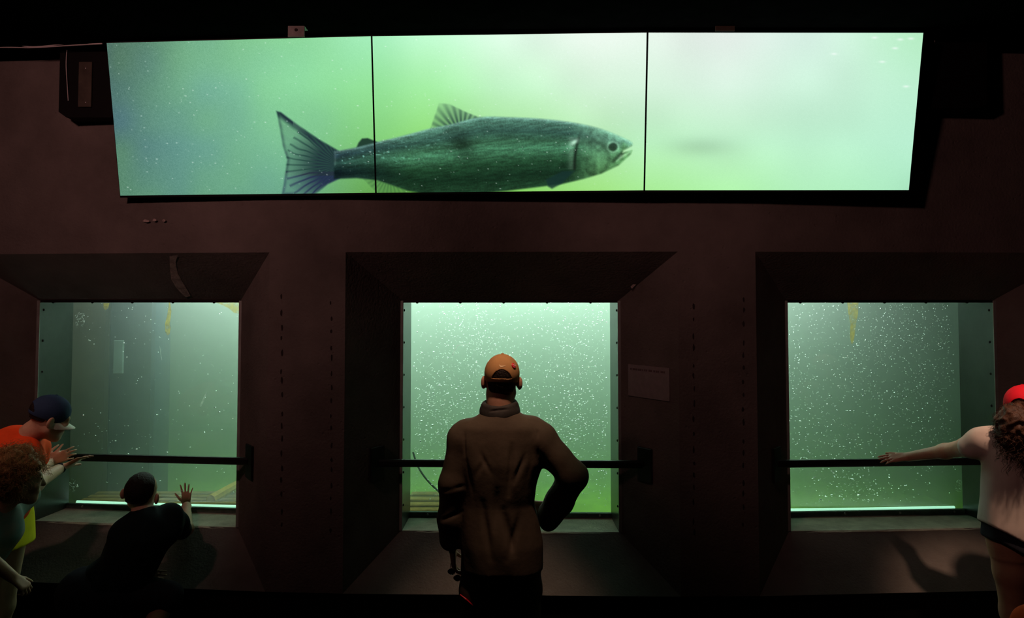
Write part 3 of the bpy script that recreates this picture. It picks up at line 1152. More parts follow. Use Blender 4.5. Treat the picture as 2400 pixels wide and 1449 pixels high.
def bracket(px0, px1, py0, py1, m, lab):
    Y = 3.53
    a, c = P(px0, py0, Y), P(px1, py1, Y)
    q = MB()
    cc = ((a[0] + c[0]) / 2, Y, (a[2] + c[2]) / 2)
    q.box(cc, (c[0] - a[0], .006, a[2] - c[2]), bevel=.002)
    q.box((cc[0], Y + .03, a[2] - .003), (c[0] - a[0], .06, .006), bevel=.002)
    o = q.build('mounting_bracket', m)
    tag(o, lab, 'bracket', 'brackets above the screens')
    h = MB()
    h.cyl((cc[0] - .0, Y - .0035, cc[2] + .005), (0, 1, 0), .008, .002, 14)
    h.build('bolt_hole', M['hole'], o)


bracket(675, 714, 59, 87, M['pipe'], 'grey metal bracket with a hole above the left video screen')
bracket(1676, 1722, 46, 73, M['dark_plate'], 'dark metal bracket above the right video screen')

# ------------------------------------------------------------------ people: smooth bodies from blended distance fields
V3 = lambda *a: np.array(a, float)


def unit(v):
    v = np.asarray(v, float)
    return v / (np.linalg.norm(v) + 1e-12)


class Field:
    def __init__(s, lo, hi, res):
        s.lo, s.res = np.asarray(lo, float), res
        s.n = np.ceil((np.asarray(hi) - s.lo) / res).astype(int) + 1
        s.F = np.full(s.n, 0.5, np.float32)

    def _box(s, lo, hi):
        i0 = np.clip(np.floor((np.asarray(lo) - s.lo) / s.res).astype(int), 0, s.n - 1)
        i1 = np.clip(np.ceil((np.asarray(hi) - s.lo) / s.res).astype(int) + 1, 1, s.n)
        if np.any(i1 <= i0):
            return None
        sl = tuple(slice(a, b_) for a, b_ in zip(i0, i1))
        ax = [(s.lo[k] + s.res * np.arange(i0[k], i1[k])).astype(np.float32) for k in range(3)]
        return sl, np.meshgrid(*ax, indexing='ij', sparse=True)

    def _union(s, sl, d, k):
        a = s.F[sl]
        if k > 0:
            h = np.maximum(k - np.abs(a - d), 0) / k
            s.F[sl] = np.minimum(a, d) - h * h * k * .25
        else:
            s.F[sl] = np.minimum(a, d)

    def cone(s, a, b_, ra, rb, k=.02):
        a, b_ = np.asarray(a, float), np.asarray(b_, float)
        pad = max(ra, rb) + k + s.res * 3
        q = s._box(np.minimum(a, b_) - pad, np.maximum(a, b_) + pad)
        if q is None:
            return
        sl, (X, Y, Z) = q
        e = b_ - a
        L = float(e @ e) + 1e-12
        h = np.clip(((X - a[0]) * e[0] + (Y - a[1]) * e[1] + (Z - a[2]) * e[2]) / L, 0, 1)
        d = np.sqrt((X - a[0] - h * e[0]) ** 2 + (Y - a[1] - h * e[1]) ** 2 + (Z - a[2] - h * e[2]) ** 2) - (ra + (rb - ra) * h)
        s._union(sl, d, k)

    def chain(s, pts, rs, k=.02):
        for i in range(len(pts) - 1):
            s.cone(pts[i], pts[i + 1], rs[i], rs[i + 1], k)

    def ell_d(s, c, r, R, grid):
        X, Y, Z = grid
        R = np.asarray(R)
        lx = (X - c[0]) * R[0, 0] + (Y - c[1]) * R[1, 0] + (Z - c[2]) * R[2, 0]
        ly = (X - c[0]) * R[0, 1] + (Y - c[1]) * R[1, 1] + (Z - c[2]) * R[2, 1]
        lz = (X - c[0]) * R[0, 2] + (Y - c[1]) * R[1, 2] + (Z - c[2]) * R[2, 2]
        k0 = np.sqrt((lx / r[0]) ** 2 + (ly / r[1]) ** 2 + (lz / r[2]) ** 2)
        k1 = np.sqrt((lx / r[0] ** 2) ** 2 + (ly / r[1] ** 2) ** 2 + (lz / r[2] ** 2) ** 2) + 1e-6
        return k0 * (k0 - 1) / k1, (lx, ly, lz)

    def ell(s, c, r, R=np.eye(3), k=.02, carve=False):
        pad = max(r) + k + s.res * 3
        q = s._box(np.asarray(c) - pad, np.asarray(c) + pad)
        if q is None:
            return
        sl, g = q
        d, _ = s.ell_d(c, r, R, g)
        if carve:
            a = s.F[sl]
            h = np.maximum(k - np.abs(a + d), 0) / max(k, 1e-6)
            s.F[sl] = np.maximum(a, -d) + h * h * k * .25
        else:
            s._union(sl, d, k)

    def loft(s, prof, k=.03, pad=.06):
        """prof rows: (z, cx, cy, rx, ry) world horizontal sections"""
        prof = np.array(sorted([tuple(p) for p in prof]), float)
        lo = [np.min(prof[:, 1] - prof[:, 3]) - pad, np.min(prof[:, 2] - prof[:, 4]) - pad, prof[0, 0] - pad]
        hi = [np.max(prof[:, 1] + prof[:, 3]) + pad, np.max(prof[:, 2] + prof[:, 4]) + pad, prof[-1, 0] + pad]
        q = s._box(lo, hi)
        if q is None:
            return
        sl, (X, Y, Z) = q
        zz = Z.ravel()
        ev = lambda j: np.interp(zz, prof[:, 0], prof[:, j]).reshape(1, 1, -1).astype(np.float32)
        # smooth the profile
        ker = np.hanning(max(3, int(.05 / s.res) | 1))
        ker /= ker.sum()
        def evs(j):
            v_ = ev(j).ravel()
            p_ = len(ker) // 2
            if len(v_) > 2 * p_:
                v_ = np.convolve(np.pad(v_, p_, mode='edge'), ker, mode='valid')
            return v_.reshape(1, 1, -1)
        cx_, cy_, rx, ry = evs(1), evs(2), evs(3), evs(4)
        n_ = 2.4
        rr = (np.abs((X - cx_) / rx) ** n_ + np.abs((Y - cy_) / ry) ** n_) ** (1 / n_)
        d = (rr - 1) * np.minimum(rx, ry)
        dz = np.maximum(prof[0, 0] - Z, Z - prof[-1, 0])
        d = np.where(dz > -.015, np.maximum(d, dz), d)
        s._union(sl, d, k)

    def mesh(s, smooth=2):
        F = s.F
        neg = F < 0
        act = np.zeros(tuple(q - 1 for q in F.shape), np.int8)
        for dx in (0, 1):
            for dy in (0, 1):
                for dz in (0, 1):
                    act += neg[dx:F.shape[0] - 1 + dx, dy:F.shape[1] - 1 + dy, dz:F.shape[2] - 1 + dz]
        I = np.argwhere((act > 0) & (act < 8))
        idm = np.full(act.shape, -1, np.int32)
        idm[tuple(I.T)] = np.arange(len(I))
        cor = [(a, b_, c) for a in (0, 1) for b_ in (0, 1) for c in (0, 1)]
        val = np.stack([F[I[:, 0] + a, I[:, 1] + b_, I[:, 2] + c] for a, b_, c in cor], 1)
        acc = np.zeros((len(I), 3))
        cnt = np.zeros(len(I))
        for i, p in enumerate(cor):
            for j, q in enumerate(cor):
                if j > i and sum(abs(np.subtract(p, q))) == 1:
                    a, b_ = val[:, i], val[:, j]
                    m_ = (a < 0) != (b_ < 0)
                    t = np.where(m_, a / np.where(m_, a - b_, 1), 0)
                    pos = np.array(p)[None] + t[:, None] * (np.array(q) - np.array(p))[None]
                    acc += pos * m_[:, None]
                    cnt += m_
        Vv = s.lo + (I + acc / cnt[:, None]) * s.res
        quads = []
        for ax in range(3):
            sh = [slice(1, -1)] * 3
            a = [slice(1, -1)] * 3
            b_ = [slice(1, -1)] * 3
            a[ax], b_[ax] = slice(0, -1), slice(1, None)
            d0, d1 = neg[tuple(a)], neg[tuple(b_)]
            E = np.argwhere(d0 != d1)
            if not len(E):
                continue
            flip = d0[tuple(E.T)]
            G = E + 1
            G[:, ax] -= 1
            o1, o2 = [(1, 2), (2, 0), (0, 1)][ax]
            cs = []
            for u_, w_ in ((1, 1), (0, 1), (0, 0), (1, 0)):
                C_ = G.copy()
                C_[:, o1] -= u_
                C_[:, o2] -= w_
                cs.append(idm[tuple(C_.T)])
            Q = np.stack(cs, 1)
            Q[~flip] = Q[~flip][:, ::-1]
            quads.append(Q)
        Q = np.concatenate(quads)
        Q = Q[(Q >= 0).all(1)]
        for _ in range(smooth):
            ac = np.zeros_like(Vv)
            ct = np.zeros(len(Vv))
            for i in range(4):
                np.add.at(ac, Q[:, i], Vv[Q[:, (i + 1) % 4]])
                np.add.at(ac, Q[:, i], Vv[Q[:, (i + 3) % 4]])
                np.add.at(ct, Q[:, i], 2)
            Vv = Vv * .4 + .6 * ac / np.maximum(ct, 1)[:, None]
        return Vv, Q


def normals(Vv, Q):
    fn = np.cross(Vv[Q[:, 2]] - Vv[Q[:, 0]], Vv[Q[:, 3]] - Vv[Q[:, 1]])
    n_ = np.zeros_like(Vv)
    for i in range(4):
        np.add.at(n_, Q[:, i], fn)
    return n_ / (np.linalg.norm(n_, axis=1)[:, None] + 1e-12)


def field_obj(F, name, m, parent, smooth=2, disp=None):
    Vv, Q = F.mesh(smooth)
    if disp is not None:
        nn = normals(Vv, Q)
        Vv = Vv + nn * disp(Vv, nn)[:, None]
    me = bpy.data.meshes.new(name)
    me.vertices.add(len(Vv))
    me.vertices.foreach_set('co', Vv.astype(np.float32).ravel())
    me.loops.add(Q.size)
    me.loops.foreach_set('vertex_index', Q.astype(np.int32).ravel())
    me.polygons.add(len(Q))
    me.polygons.foreach_set('loop_start', np.arange(0, Q.size, 4, dtype=np.int32))
    me.update(calc_edges=True)
    me.polygons.foreach_set('use_smooth', [True] * len(Q))
    me.materials.append(m)
    o = bpy.data.objects.new(name, me)
    COL.objects.link(o)
    o.parent = parent
    o.matrix_parent_inverse = parent.matrix_basis.inverted()
    return o


def folds(lines, namp=.002, nscale=9.0, seed=3):
    """displacement from crease lines (a, b, width, depth) plus a soft wrinkle noise"""
    r = np.random.default_rng(seed)
    ks = r.normal(0, 1, (7, 3)) * nscale
    ph = r.uniform(0, 6.28, 7)

    def f(Vv, nn):
        d = np.zeros(len(Vv))
        wv = Vv + .04 * np.sin(Vv[:, [1, 2, 0]] * nscale * .7)
        for k_, p_ in zip(ks, ph):
            d += np.sin(wv @ k_ + p_)
        d = d / 7 * namp * 2
        for (a, b_, wd, dp) in lines:
            a, b_ = np.asarray(a), np.asarray(b_)
            e = b_ - a
            t = np.clip(((Vv - a) @ e) / (e @ e), 0, 1)
            q = np.linalg.norm(Vv - a - t[:, None] * e, axis=1)
            d -= dp * np.exp(-(q / wd) ** 2) * (1 - .7 * np.abs(2 * t - 1) ** 2)
        return d
    return f


def frame(forward, up):
    f = unit(forward)
    r = unit(np.cross(f, up))
    u = np.cross(r, f)
    return np.column_stack([r, f, u])      # local x right, y forward, z up


def head(F, c, R, s=1.0, ear=1.0):
    L = lambda x, y, z: c + R @ (np.array([x, y, z]) * s)
    F.ell(L(0, -.008, .045), np.array((.074, .095, .080)) * s, R, .02 * s)
    F.ell(L(0, .030, -.025), np.array((.060, .066, .082)) * s, R, .03 * s)
    F.cone(L(-.045, .005, -.050), L(0, .070, -.092), .022 * s, .022 * s, .03 * s)
    F.cone(L(.045, .005, -.050), L(0, .070, -.092), .022 * s, .022 * s, .03 * s)
    F.cone(L(-.036, .084, .026), L(.036, .084, .026), .013 * s, .013 * s, .02 * s)
    F.cone(L(0, .092, .012), L(0, .113, -.026), .008 * s, .013 * s, .012 * s)
    F.ell(L(0, .092, -.056), np.array((.024, .012, .007)) * s, R, .008 * s)
    F.ell(L(0, .089, -.068), np.array((.021, .012, .007)) * s, R, .008 * s)
    for sx in (-1, 1):
        F.ell(L(sx * .031, .104, .006), np.array((.016, .014, .011)) * s, R, .008 * s, carve=True)
        F.ell(L(sx * .031, .088, .006), np.array((.014, .012, .012)) * s, R, .004 * s)
        F.ell(L(sx * .034, .072, -.025), np.array((.024, .022, .02)) * s, R, .03 * s)
        Re = R @ np.array(Matrix.Rotation(sx * .45, 3, 'Z'))
        F.ell(L(sx * (.072 + .011 * ear), -.006, .000), np.array((.010 + .003 * (ear - 1), .023, .033)) * s, Re, .008 * s)
        F.ell(L(sx * (.079 + .012 * ear), .004, .004), np.array((.007, .009, .018)) * s, Re, .006 * s, carve=True)


def hand(F, wrist, fdir, thumb, palm, s=1.0, curl=(.25, .3, .35, .4), spread=(.12, .03, -.05, -.14), tcurl=.2, wr=.026, topen=.75):
    """wrist point, finger direction, direction of the thumb side, palm normal (side the fingers curl to)"""
    u = unit(fdir)
    w_ = unit(np.asarray(thumb, float) - u * np.dot(thumb, u))
    n_ = np.cross(u, w_)
    if np.dot(n_, palm) < 0:
        n_ = -n_
    G = lambda a, b_, c: wrist + (u * a + w_ * b_ + n_ * c) * s
    kn = [(.088, .030), (.092, .010), (.088, -.010), (.080, -.028)]
    for i, (a, b_) in enumerate(kn):
        F.cone(G(.0, b_ * .55, 0), G(a, b_, 0), .0135 * s, .0115 * s, .012 * s)
    F.cone(G(.02, .018, .004), G(.05, .024, .006), .016 * s, .013 * s, .01 * s)
    ln = (.072, .080, .074, .058)
    rr = (.0088, .0090, .0086, .0076)
    for i, (a, b_) in enumerate(kn):
        p = G(a, b_, 0)
        sp, cu = spread[i], curl[i]
        bnd = cu * .6
        r0 = rr[i] * s
        for j, fr_ in enumerate((.45, .31, .24)):
            d = (u * math.cos(sp) + w_ * math.sin(sp)) * math.cos(bnd) + n_ * math.sin(bnd)
            q = p + d * ln[i] * fr_ * s
            F.cone(p, q, r0, r0 * .92, .004 * s)
            r0 *= .92
            p = q
            bnd += cu
    p = G(.022, .024, .003)
    d0 = unit(u * math.cos(topen) + w_ * math.sin(topen) + n_ * .15 * (1 + tcurl))
    q = p + d0 * .048 * s
    F.cone(p, q, .0135 * s, .011 * s, .010 * s)
    d1 = unit(d0 + n_ * tcurl + u * .25)
    q2 = q + d1 * .030 * s
    F.cone(q, q2, .0105 * s, .009 * s, .003 * s)
    q3 = q2 + unit(d1 + n_ * tcurl * .5) * .022 * s
    F.cone(q2, q3, .0092 * s, .0075 * s, .003 * s)
    return [G(a, b_, 0) for a, b_ in kn]


def bbox(pts, pad):
    pts = np.array(pts)
    return pts.min(0) - pad, pts.max(0) + pad


M['skin'] = mat('skin', (0.50, 0.27, 0.18), 0.55, var=0.08, scale=30, bump=0.05, bscale=200, spec=0.3, sub=0.15)
M['skin_fair'] = mat('skin_fair', (0.60, 0.37, 0.25), 0.55, var=0.08, scale=30, bump=0.05, bscale=200, spec=0.3, sub=0.15)
M['hair_dark'] = mat('hair_dark', (0.018, 0.011, 0.008), 0.6, var=0.4, scale=80, bump=0.6, bscale=160, spec=0.2)
M['hair_blond'] = mat('hair_blond', (0.40, 0.22, 0.09), 0.55, var=0.4, scale=60, bump=0.5, bscale=120, spec=0.2)
M['hair_brown'] = mat('hair_brown', (0.05, 0.022, 0.012), 0.55, var=0.4, scale=60, bump=0.4, bscale=120, spec=0.2)
M['jacket'] = mat('jacket_cloth', (0.105, 0.080, 0.056), 0.8, var=0.15, scale=12, bump=0.12, bscale=40, spec=0.15)
M['collar'] = mat('collar_lining', (0.045, 0.040, 0.036), 0.7, var=0.2, scale=20, bump=0.1, spec=0.2)
M['trousers'] = mat('trouser_cloth', (0.10, 0.07, 0.05), 0.9, var=0.15, scale=12, bump=0.12, bscale=50, spec=0.1)
M['shoe'] = mat('shoe', (0.03, 0.022, 0.018), 0.6)
M['cap_tan'] = mat('cap_tan', (0.50, 0.27, 0.11), 0.85, var=0.08, scale=20, bump=0.08, bscale=300, spec=0.1)
M['logo'] = mat('logo_thread', (0.85, 0.62, 0.35), 0.6)
M['badge'] = mat('badge_red', (0.75, 0.02, 0.04), 0.25, spec=0.6)
M['badge_ink'] = mat('badge_ink', (0.9, 0.75, 0.75), 0.4)
M['cap_red'] = mat('cap_red', (0.62, 0.01, 0.025), 0.8, var=0.08, scale=20, bump=0.06, bscale=300, spec=0.15)
M['cap_navy'] = mat('cap_navy', (0.03, 0.06, 0.13), 0.8, var=0.1, scale=20, spec=0.15)
M['cap_white'] = mat('cap_bill', (0.75, 0.78, 0.66), 0.7)
M['tee_dark'] = mat('tee_dark', (0.012, 0.02, 0.022), 0.9, var=0.15, scale=20, bump=0.1, spec=0.1)
M['tee_orange'] = mat('tee_orange', (0.85, 0.085, 0.02), 0.85, var=0.08, scale=20, spec=0.1)
M['tee_white'] = mat('tee_white', (0.55, 0.48, 0.43), 0.9, var=0.05, scale=20, spec=0.1)
M['tee_teal'] = mat('tee_patterned', (0.10, 0.22, 0.20), 0.9, scale=14, color2=(0.26, 0.26, 0.22), spec=0.1)
M['shorts_yellow'] = mat('shorts_yellow', (0.85, 0.75, 0.02), 0.8, var=0.05, scale=20, spec=0.1)
M['shorts_dark'] = mat('shorts_dark', (0.02, 0.022, 0.03), 0.9, var=0.2, scale=20, spec=0.1)
M['leggings'] = mat('leggings', (0.38, 0.37, 0.30), 0.9, var=0.1, scale=20, spec=0.1)
M['chrome'] = mat('silver', (0.75, 0.75, 0.72), 0.2, metal=1.0)
M['lens'] = mat('lens_dark', (0.004, 0.004, 0.004), 0.1, spec=0.6)


def cap_mesh(c, R, s, m, parent, name, backward=False, arch=True, bill_m=None, bill_name='bill', billpitch=0.0):
    """baseball cap: dome shell with an arched opening and strap at the back, button, bill"""
    rr = np.array((.085, .106, .092)) * s
    cc = c + R @ (np.array([0, -.006, .046]) * s)
    F = Field(cc - .135 * s, cc + .135 * s, .0028)
    sl, g = F._box(cc - .134 * s, cc + .134 * s)
    d, (lx, ly, lz) = F.ell_d(cc, rr, R, g)
    d2, _ = F.ell_d(cc, rr - .005 * s, R, g)
    sh = np.maximum(d, -d2)
    rim = -.037 * s - .12 * (ly + .05 * s)
    sh = np.maximum(sh, rim - lz)
    if arch:
        # tunnel opening at the back
        q = np.sqrt((lx / (.048 * s)) ** 2 + ((lz + .032 * s) / (.060 * s)) ** 2)
        tun = np.maximum((q - 1) * .046 * s, ly)
        strap = (np.abs(lz - (rim + .009 * s)) - .010 * s)
        tun = np.maximum(tun, -strap)
        sh = np.maximum(sh, -tun)
    F.F[sl] = sh
    o = field_obj(F, name, m, parent, 1)
    q = MB()
    top = cc + R @ np.array([0, 0, rr[2] - .001])
    q.dome(top, R[:, 2], .008 * s, .006 * s, 12, 4)
    q.build('button', m, o, True)
    # bill
    b_ = MB()
    nu, nv = 22, 8
    vs = []
    for side in (0, 1):
        for i in range(nu + 1):
            th = PI * (i / nu)
            for j in range(nv + 1):
                t = j / nv
                x = -math.cos(th) * (.080 - .004 * t)
                y = .080 * math.sin(th) * (1 + .0 * t) + (.078 * math.sin(th) ** .8) * t
                z = -.036 - .020 * t - .16 * abs(x) * (abs(x) / .08) * .9 - (.0 if side == 0 else .004)
                z += -billpitch * t
                vs.append(cc + R @ (np.array([x, y, z]) * s))
    n1 = (nu + 1) * (nv + 1)
    fs = []
    for side in (0, 1):
        for i in range(nu):
            for j in range(nv):
                a = side * n1 + i * (nv + 1) + j
                q_ = (a, a + 1, a + nv + 2, a + nv + 1)
                fs.append(q_ if side == 0 else q_[::-1])
    for i in range(nu):
        a = i * (nv + 1) + nv
        fs.append((a, a + n1, a + n1 + nv + 1, a + nv + 1))
    b_.add(vs, fs)
    b_.build(bill_name, bill_m or m, o, True)
    return o, cc, rr


def dome_patch(cc, rr, R, pts, name, m, parent, lift=.0015):
    """flat shape laid on the cap dome; pts are local (x, z) at the back (y<0)"""
    vs = []
    for (x, z) in pts:
        y = -math.sqrt(max(0, 1 - (x / rr[0]) ** 2 - (z / rr[2]) ** 2)) * rr[1]
        p = np.array([x, y, z])
        n_ = unit(p / rr ** 2)
        vs.append(cc + R @ (p + n_ * lift))
    n = len(vs)
    half = n // 2
    fs = [(i, i + 1, n - 2 - i, n - 1 - i) for i in range(half - 1)]
    return mesh_obj(name, vs, fs, m, parent)


def scalp(c, R, s, m, parent, name, grow=.007, low=-.02, back=.045, front_cut=.05):
    """short hair cap over the skull"""
    cc = c + R @ (np.array([0, -.008, .045]) * s)
    F = Field(cc - .14 * s, cc + .14 * s, .004)
    sl, g = F._box(cc - .139 * s, cc + .139 * s)
    d, (lx, ly, lz) = F.ell_d(cc, (np.array((.074, .095, .080)) + grow) * s, R, g)
    d3, _ = F.ell_d(c + R @ (np.array([0, -.045, -.02]) * s), np.array((.062, .052, .055)) * s + grow * .6, R, g)
    h = np.maximum(.02 - np.abs(d - d3), 0) / .02
    d = np.minimum(d, d3) - h * h * .02 * .25
    hl = low * s + (ly / s + .05) * 0.9 * s      # hairline rises toward the face
    hl = np.where(ly < -.02 * s, (low - back) * s, np.maximum(low * s + (ly + .02 * s) * 1.1, (low - back) * s))
    d = d + np.clip((hl + .035 * s - lz) / (.035 * s), 0, 1) * (grow + .003) * s
    d = np.maximum(d, hl - lz)
    F.F[sl] = d
    return field_obj(F, name, m, parent, 2, folds([], .0012, 60))


def strands(pts_list, r, name, m, parent):
    q = MB()
    for p in pts_list:
        n_ = len(p)
        q.tube(p, [r * (1 - .6 * i / (n_ - 1)) for i in range(n_)], 4)
    return q.build(name, m, parent, True)


def curl_strand(start, direction, length, amp, turns, n=14, droop=.0, seed=None):
    r = random.Random(seed)
    d = unit(direction)
    a = unit(np.cross(d, [.3, .8, .5]))
    b_ = np.cross(d, a)
    ph = r.uniform(0, 6.28)
    out = []
    for i in range(n):
        t = i / (n - 1)
        c = np.asarray(start) + d * length * t + np.array([0, 0, -droop * t * t])
        out.append(c + (a * math.cos(ph + turns * 6.28 * t) + b_ * math.sin(ph + turns * 6.28 * t)) * amp * t ** .5)
    return out


def eyes(c, R, s, parent):
    for sx in (-1, 1):
        q = MB()
        p = c + R @ (np.array([sx * .031, .089, .006]) * s)
        q.dome(p, R[:, 1], .011 * s, .0125 * s, 12, 5)
        q.build('eye', M['lens'], parent, True)


# ---- the man in the tan cap
def man():
    Y = 3.45
    A = lambda px, py, dy=0.0: P(px, py, Y + dy)
    root = empty('person', (A(1175, 1300)[0], Y, 0))
    tag(root, 'man in tan cap and brown jacket, hand on hip, standing before the middle window', 'person')
    hc = A(1176, 897, .02)
    R = frame((0, 1, 0.02), (0.03, 0, 1))
    sh_l, sh_r = A(1092, 1020), A(1255, 1015)
    el_l, wr_l = A(1062, 1135, -.02), A(1058, 1278, .03)
    el_r, wr_r = A(1346, 1116, -.05), A(1284, 1190, .09)
    hip = A(1176, 1310)
    zc = lambda py: A(1176, py)[2]
    xc = lambda px: A(px, 1150)[0]
    ank = [V3(A(1125, 1400)[0], Y + .02, .09), V3(A(1222, 1400)[0], Y + .02, .09)]
    knee = [V3(A(1126, 1400)[0], Y, .50), V3(A(1222, 1400)[0], Y + .02, .50)]
    hipj = [V3(A(1132, 1320)[0], Y, .90), V3(A(1218, 1320)[0], Y, .90)]
    lo, hi = bbox([hc, sh_l, sh_r, el_l, el_r, wr_l, wr_r, V3(hip[0], Y, 0)], .24)
    lo[2] = 0
    F = Field(lo, hi, .0055)
    head(F, hc, R, 1.02, 1.15)
    F.chain([A(1174, 905, .01), A(1172, 935, 0), A(1172, 985, -.01)], [.055, .057, .072], .03)
    F.loft([(zc(990), xc(1173), Y, .12, .07), (zc(1020), xc(1173), Y, .165, .085), (zc(1080), xc(1174), Y, .165, .095), (zc(1180), xc(1172), Y, .14, .09), (zc(1290), xc(1176), Y, .16, .10), (zc(1340), xc(1176), Y, .15, .09)], .04)
    F.chain([sh_l, el_l, wr_l], [.05, .042, .027], .03)
    F.chain([sh_r, el_r, wr_r], [.05, .042, .027], .03)
    for k in (0, 1):
        F.chain([hipj[k], knee[k], ank[k]], [.075, .055, .038], .03)
        F.cone(ank[k] + V3(0, -.02, -.045), ank[k] + V3(0, .13, -.055), .035, .028, .03)
    hand(F, wr_l + V3(.004, 0, -.01), (.08, .10, -1), (-.1, 1, .1), (1, .1, 0), 1.0, (.5, .6, .65, .7), (.05, .02, -.02, -.06), .5)
    hand(F, wr_r + V3(-.02, .01, 0), (-1, .18, -.12), (0, -.15, -1), (0, -1, .2), 1.0, (-.15, -.15, -.1, -.05), (.1, .03, -.05, -.1), .1)
    body = field_obj(F, 'body', M['skin'], root)
    # jacket
    lo, hi = bbox([sh_l, sh_r, el_l, el_r, wr_l, wr_r, A(1176, 930), A(1176, 1335)], .13)
    J = Field(lo, hi, .0055)
    J.loft([(zc(966), xc(1172), Y - .005, .085, .075), (zc(980), xc(1173), Y - .005, .135, .092), (zc(997), xc(1174), Y - .004, .185, .11), (zc(1030), xc(1174), Y, .200, .125), (zc(1080), xc(1175), Y, .199, .135),
            (zc(1130), xc(1170), Y, .178, .13), (zc(1175), xc(1166), Y, .170, .125), (zc(1220), xc(1171), Y, .180, .135), (zc(1270), xc(1176), Y, .191, .15), (zc(1326), xc(1177), Y, .193, .152)], .04)
    J.chain([A(1098, 1015), A(1084, 1030), el_l + V3(0, 0, 0), A(1054, 1215, .0), A(1058, 1262, .02)], [.066, .071, .064, .058, .056], .03)
    J.chain([A(1252, 1010), A(1268, 1030, -.01), el_r + V3(-.005, 0, .0), A(1312, 1175, .03), A(1293, 1204, .07)], [.066, .074, .069, .063, .058], .03)
    J.cone(A(1290, 1205, .07), A(1287, 1222, .08), .05, .045, .02)
    # hollow out hem
    fl = [(A(1120, 1055, -.13), A(1150, 1110, -.13), .012, .004), (A(1108, 1130, -.13), A(1130, 1085, -.13), .012, .005),
          (A(1200, 1045, -.13), A(1192, 1160, -.13), .014, .009), (A(1240, 1050, -.13), A(1205, 1130, -.13), .012, .008),
          (A(1165, 1150, -.13), A(1160, 1240, -.13), .016, .006), (A(1255, 1060, -.12), A(1225, 1200, -.13), .014, .008),
          (A(1090, 1080, -.1), A(1110, 1200, -.13), .012, .008), (A(1180, 1200, -.13), A(1205, 1300, -.14), .018, .010),
          (A(1130, 1180, -.13), A(1150, 1310, -.14), .016, .009), (A(1225, 1195, -.13), A(1190, 1310, -.14), .016, .009),
          (A(1320, 1120, -.08), A(1345, 1090, -.08), .010, .006), (A(1300, 1150, -.02), A(1340, 1150, -.05), .010, .007),
          (A(1310, 1085, -.09), A(1350, 1130, -.1), .010, .005), (A(1040, 1150, -.08), A(1085, 1140, -.08), .010, .006),
          (A(1035, 1220, -.06), A(1080, 1200, -.06), .010, .006), (A(1260, 1000, -.08), A(1262, 1070, -.09), .006, .004), (A(1088, 1005, -.08), A(1090, 1070, -.09), .006, .004)]
    jk = field_obj(J, 'jacket', M['jacket'], root, 2, folds([(a_, b_, w_, d_ * 1.6) for a_, b_, w_, d_ in fl], .0045, 17))
    # collar standing and slumped round the neck
    q = Field(A(1172, 950) - .14, A(1172, 950) + .14, .004)
    ring = []
    for k in range(25):
        a = 2 * PI * k / 24
        ring.append(A(1171, 957) + V3(.077 * math.cos(a), .07 * math.sin(a) + .0, .012 * math.sin(a) - .006 * math.cos(a) * 0 + .010 * math.cos(a) * .3))
    for k in range(24):
        q.cone(ring[k], ring[k + 1], .015, .015, .01)
        q.cone(ring[k] + V3(*(unit(V3(ring[k][0] - ring[0][0] + .077, ring[k][1] - Y, 0)) * -.007)[:2], .020), ring[k + 1] + V3(0, 0, .020), .010, .010, .014)
        q.cone(ring[k] + V3(0, 0, -.02), ring[k + 1] + V3(0, 0, -.02), .014, .014, .02)
    field_obj(q, 'collar', M['collar'], jk, 2, folds([(A(1135, 955, -.08), A(1205, 945, -.08), .006, .005), (A(1130, 966, -.08), A(1200, 958, -.08), .005, .005)], .002, 30))
    # trousers
    lo, hi = bbox([hipj[0], hipj[1], ank[0], ank[1]], .16)
    lo[2] = .0
    T = Field(lo, hi, .007)
    T.loft([(.72, xc(1176), Y, .178, .118), (.80, xc(1176), Y, .178, .122), (zc(1290), xc(1176), Y, .155, .105)], .05)
    for k in (0, 1):
        T.chain([hipj[k] + V3(0, 0, -.05), V3(knee[k][0], knee[k][1], .62), knee[k], ank[k] + V3(0, 0, .0)], [.094, .095, .086, .078], .03)
    tr = field_obj(T, 'trousers', M['trousers'], root, 2, folds([(A(1176, 1340, -.13), A(1150, 1440, -.13), .02, .01), (A(1110, 1400, -.1), A(1160, 1380, -.12), .015, .008)], .004, 12))
    st = MB()
    st.tube([A(1078, 1394, -.075), A(1092, 1405, -.092), A(1110, 1421, -.098)], [.003, .005, .002], 6)
    st.build('red_trim', M['badge'], tr)
    for k in (0, 1):
        s_ = Field(ank[k] - .16, ank[k] + V3(.1, .22, .05), .007)
        s_.cone(ank[k] + V3(0, -.03, -.045), ank[k] + V3(0, .14, -.052), .042, .036, .03)
        sl, (X_, Y_, Z_) = s_._box(s_.lo, s_.lo + s_.n * s_.res)
        s_.F[sl] = np.maximum(s_.F[sl], .002 - Z_)
        field_obj(s_, 'shoe', M['shoe'], root)
    scalp(hc, R, 1.02, M['hair_dark'], root, 'hair', .005, -.02, .060)
    eyes(hc, R, 1.02, root)
    cp, cc, rr = cap_mesh(hc + R @ V3(0, 0, .0), R, 1.0, M['cap_tan'], root, 'cap')
    # curved tick logo and round badge
    n_ = 12
    up_, lo_ = [], []
    for i in range(n_):
        t = i / (n_ - 1)
        x = -.013 + .031 * t
        zc_ = .047 - .0060 * math.sin(min(1, t * 2.4) * PI / 2) + .0055 * t ** 1.2
        th = .0032 * math.sin(PI * min(1, .18 + t * .82)) ** .8 * (1 - .75 * t) + .0003
        if i == 0:
            zc_ += .002
        up_.append((x, zc_ + th))
        lo_.append((x, zc_ - th))
    dome_patch(cc, rr, R, up_ + lo_[::-1], 'curved_tick_logo', M['logo'], cp)
    bx, bz = .054, .044
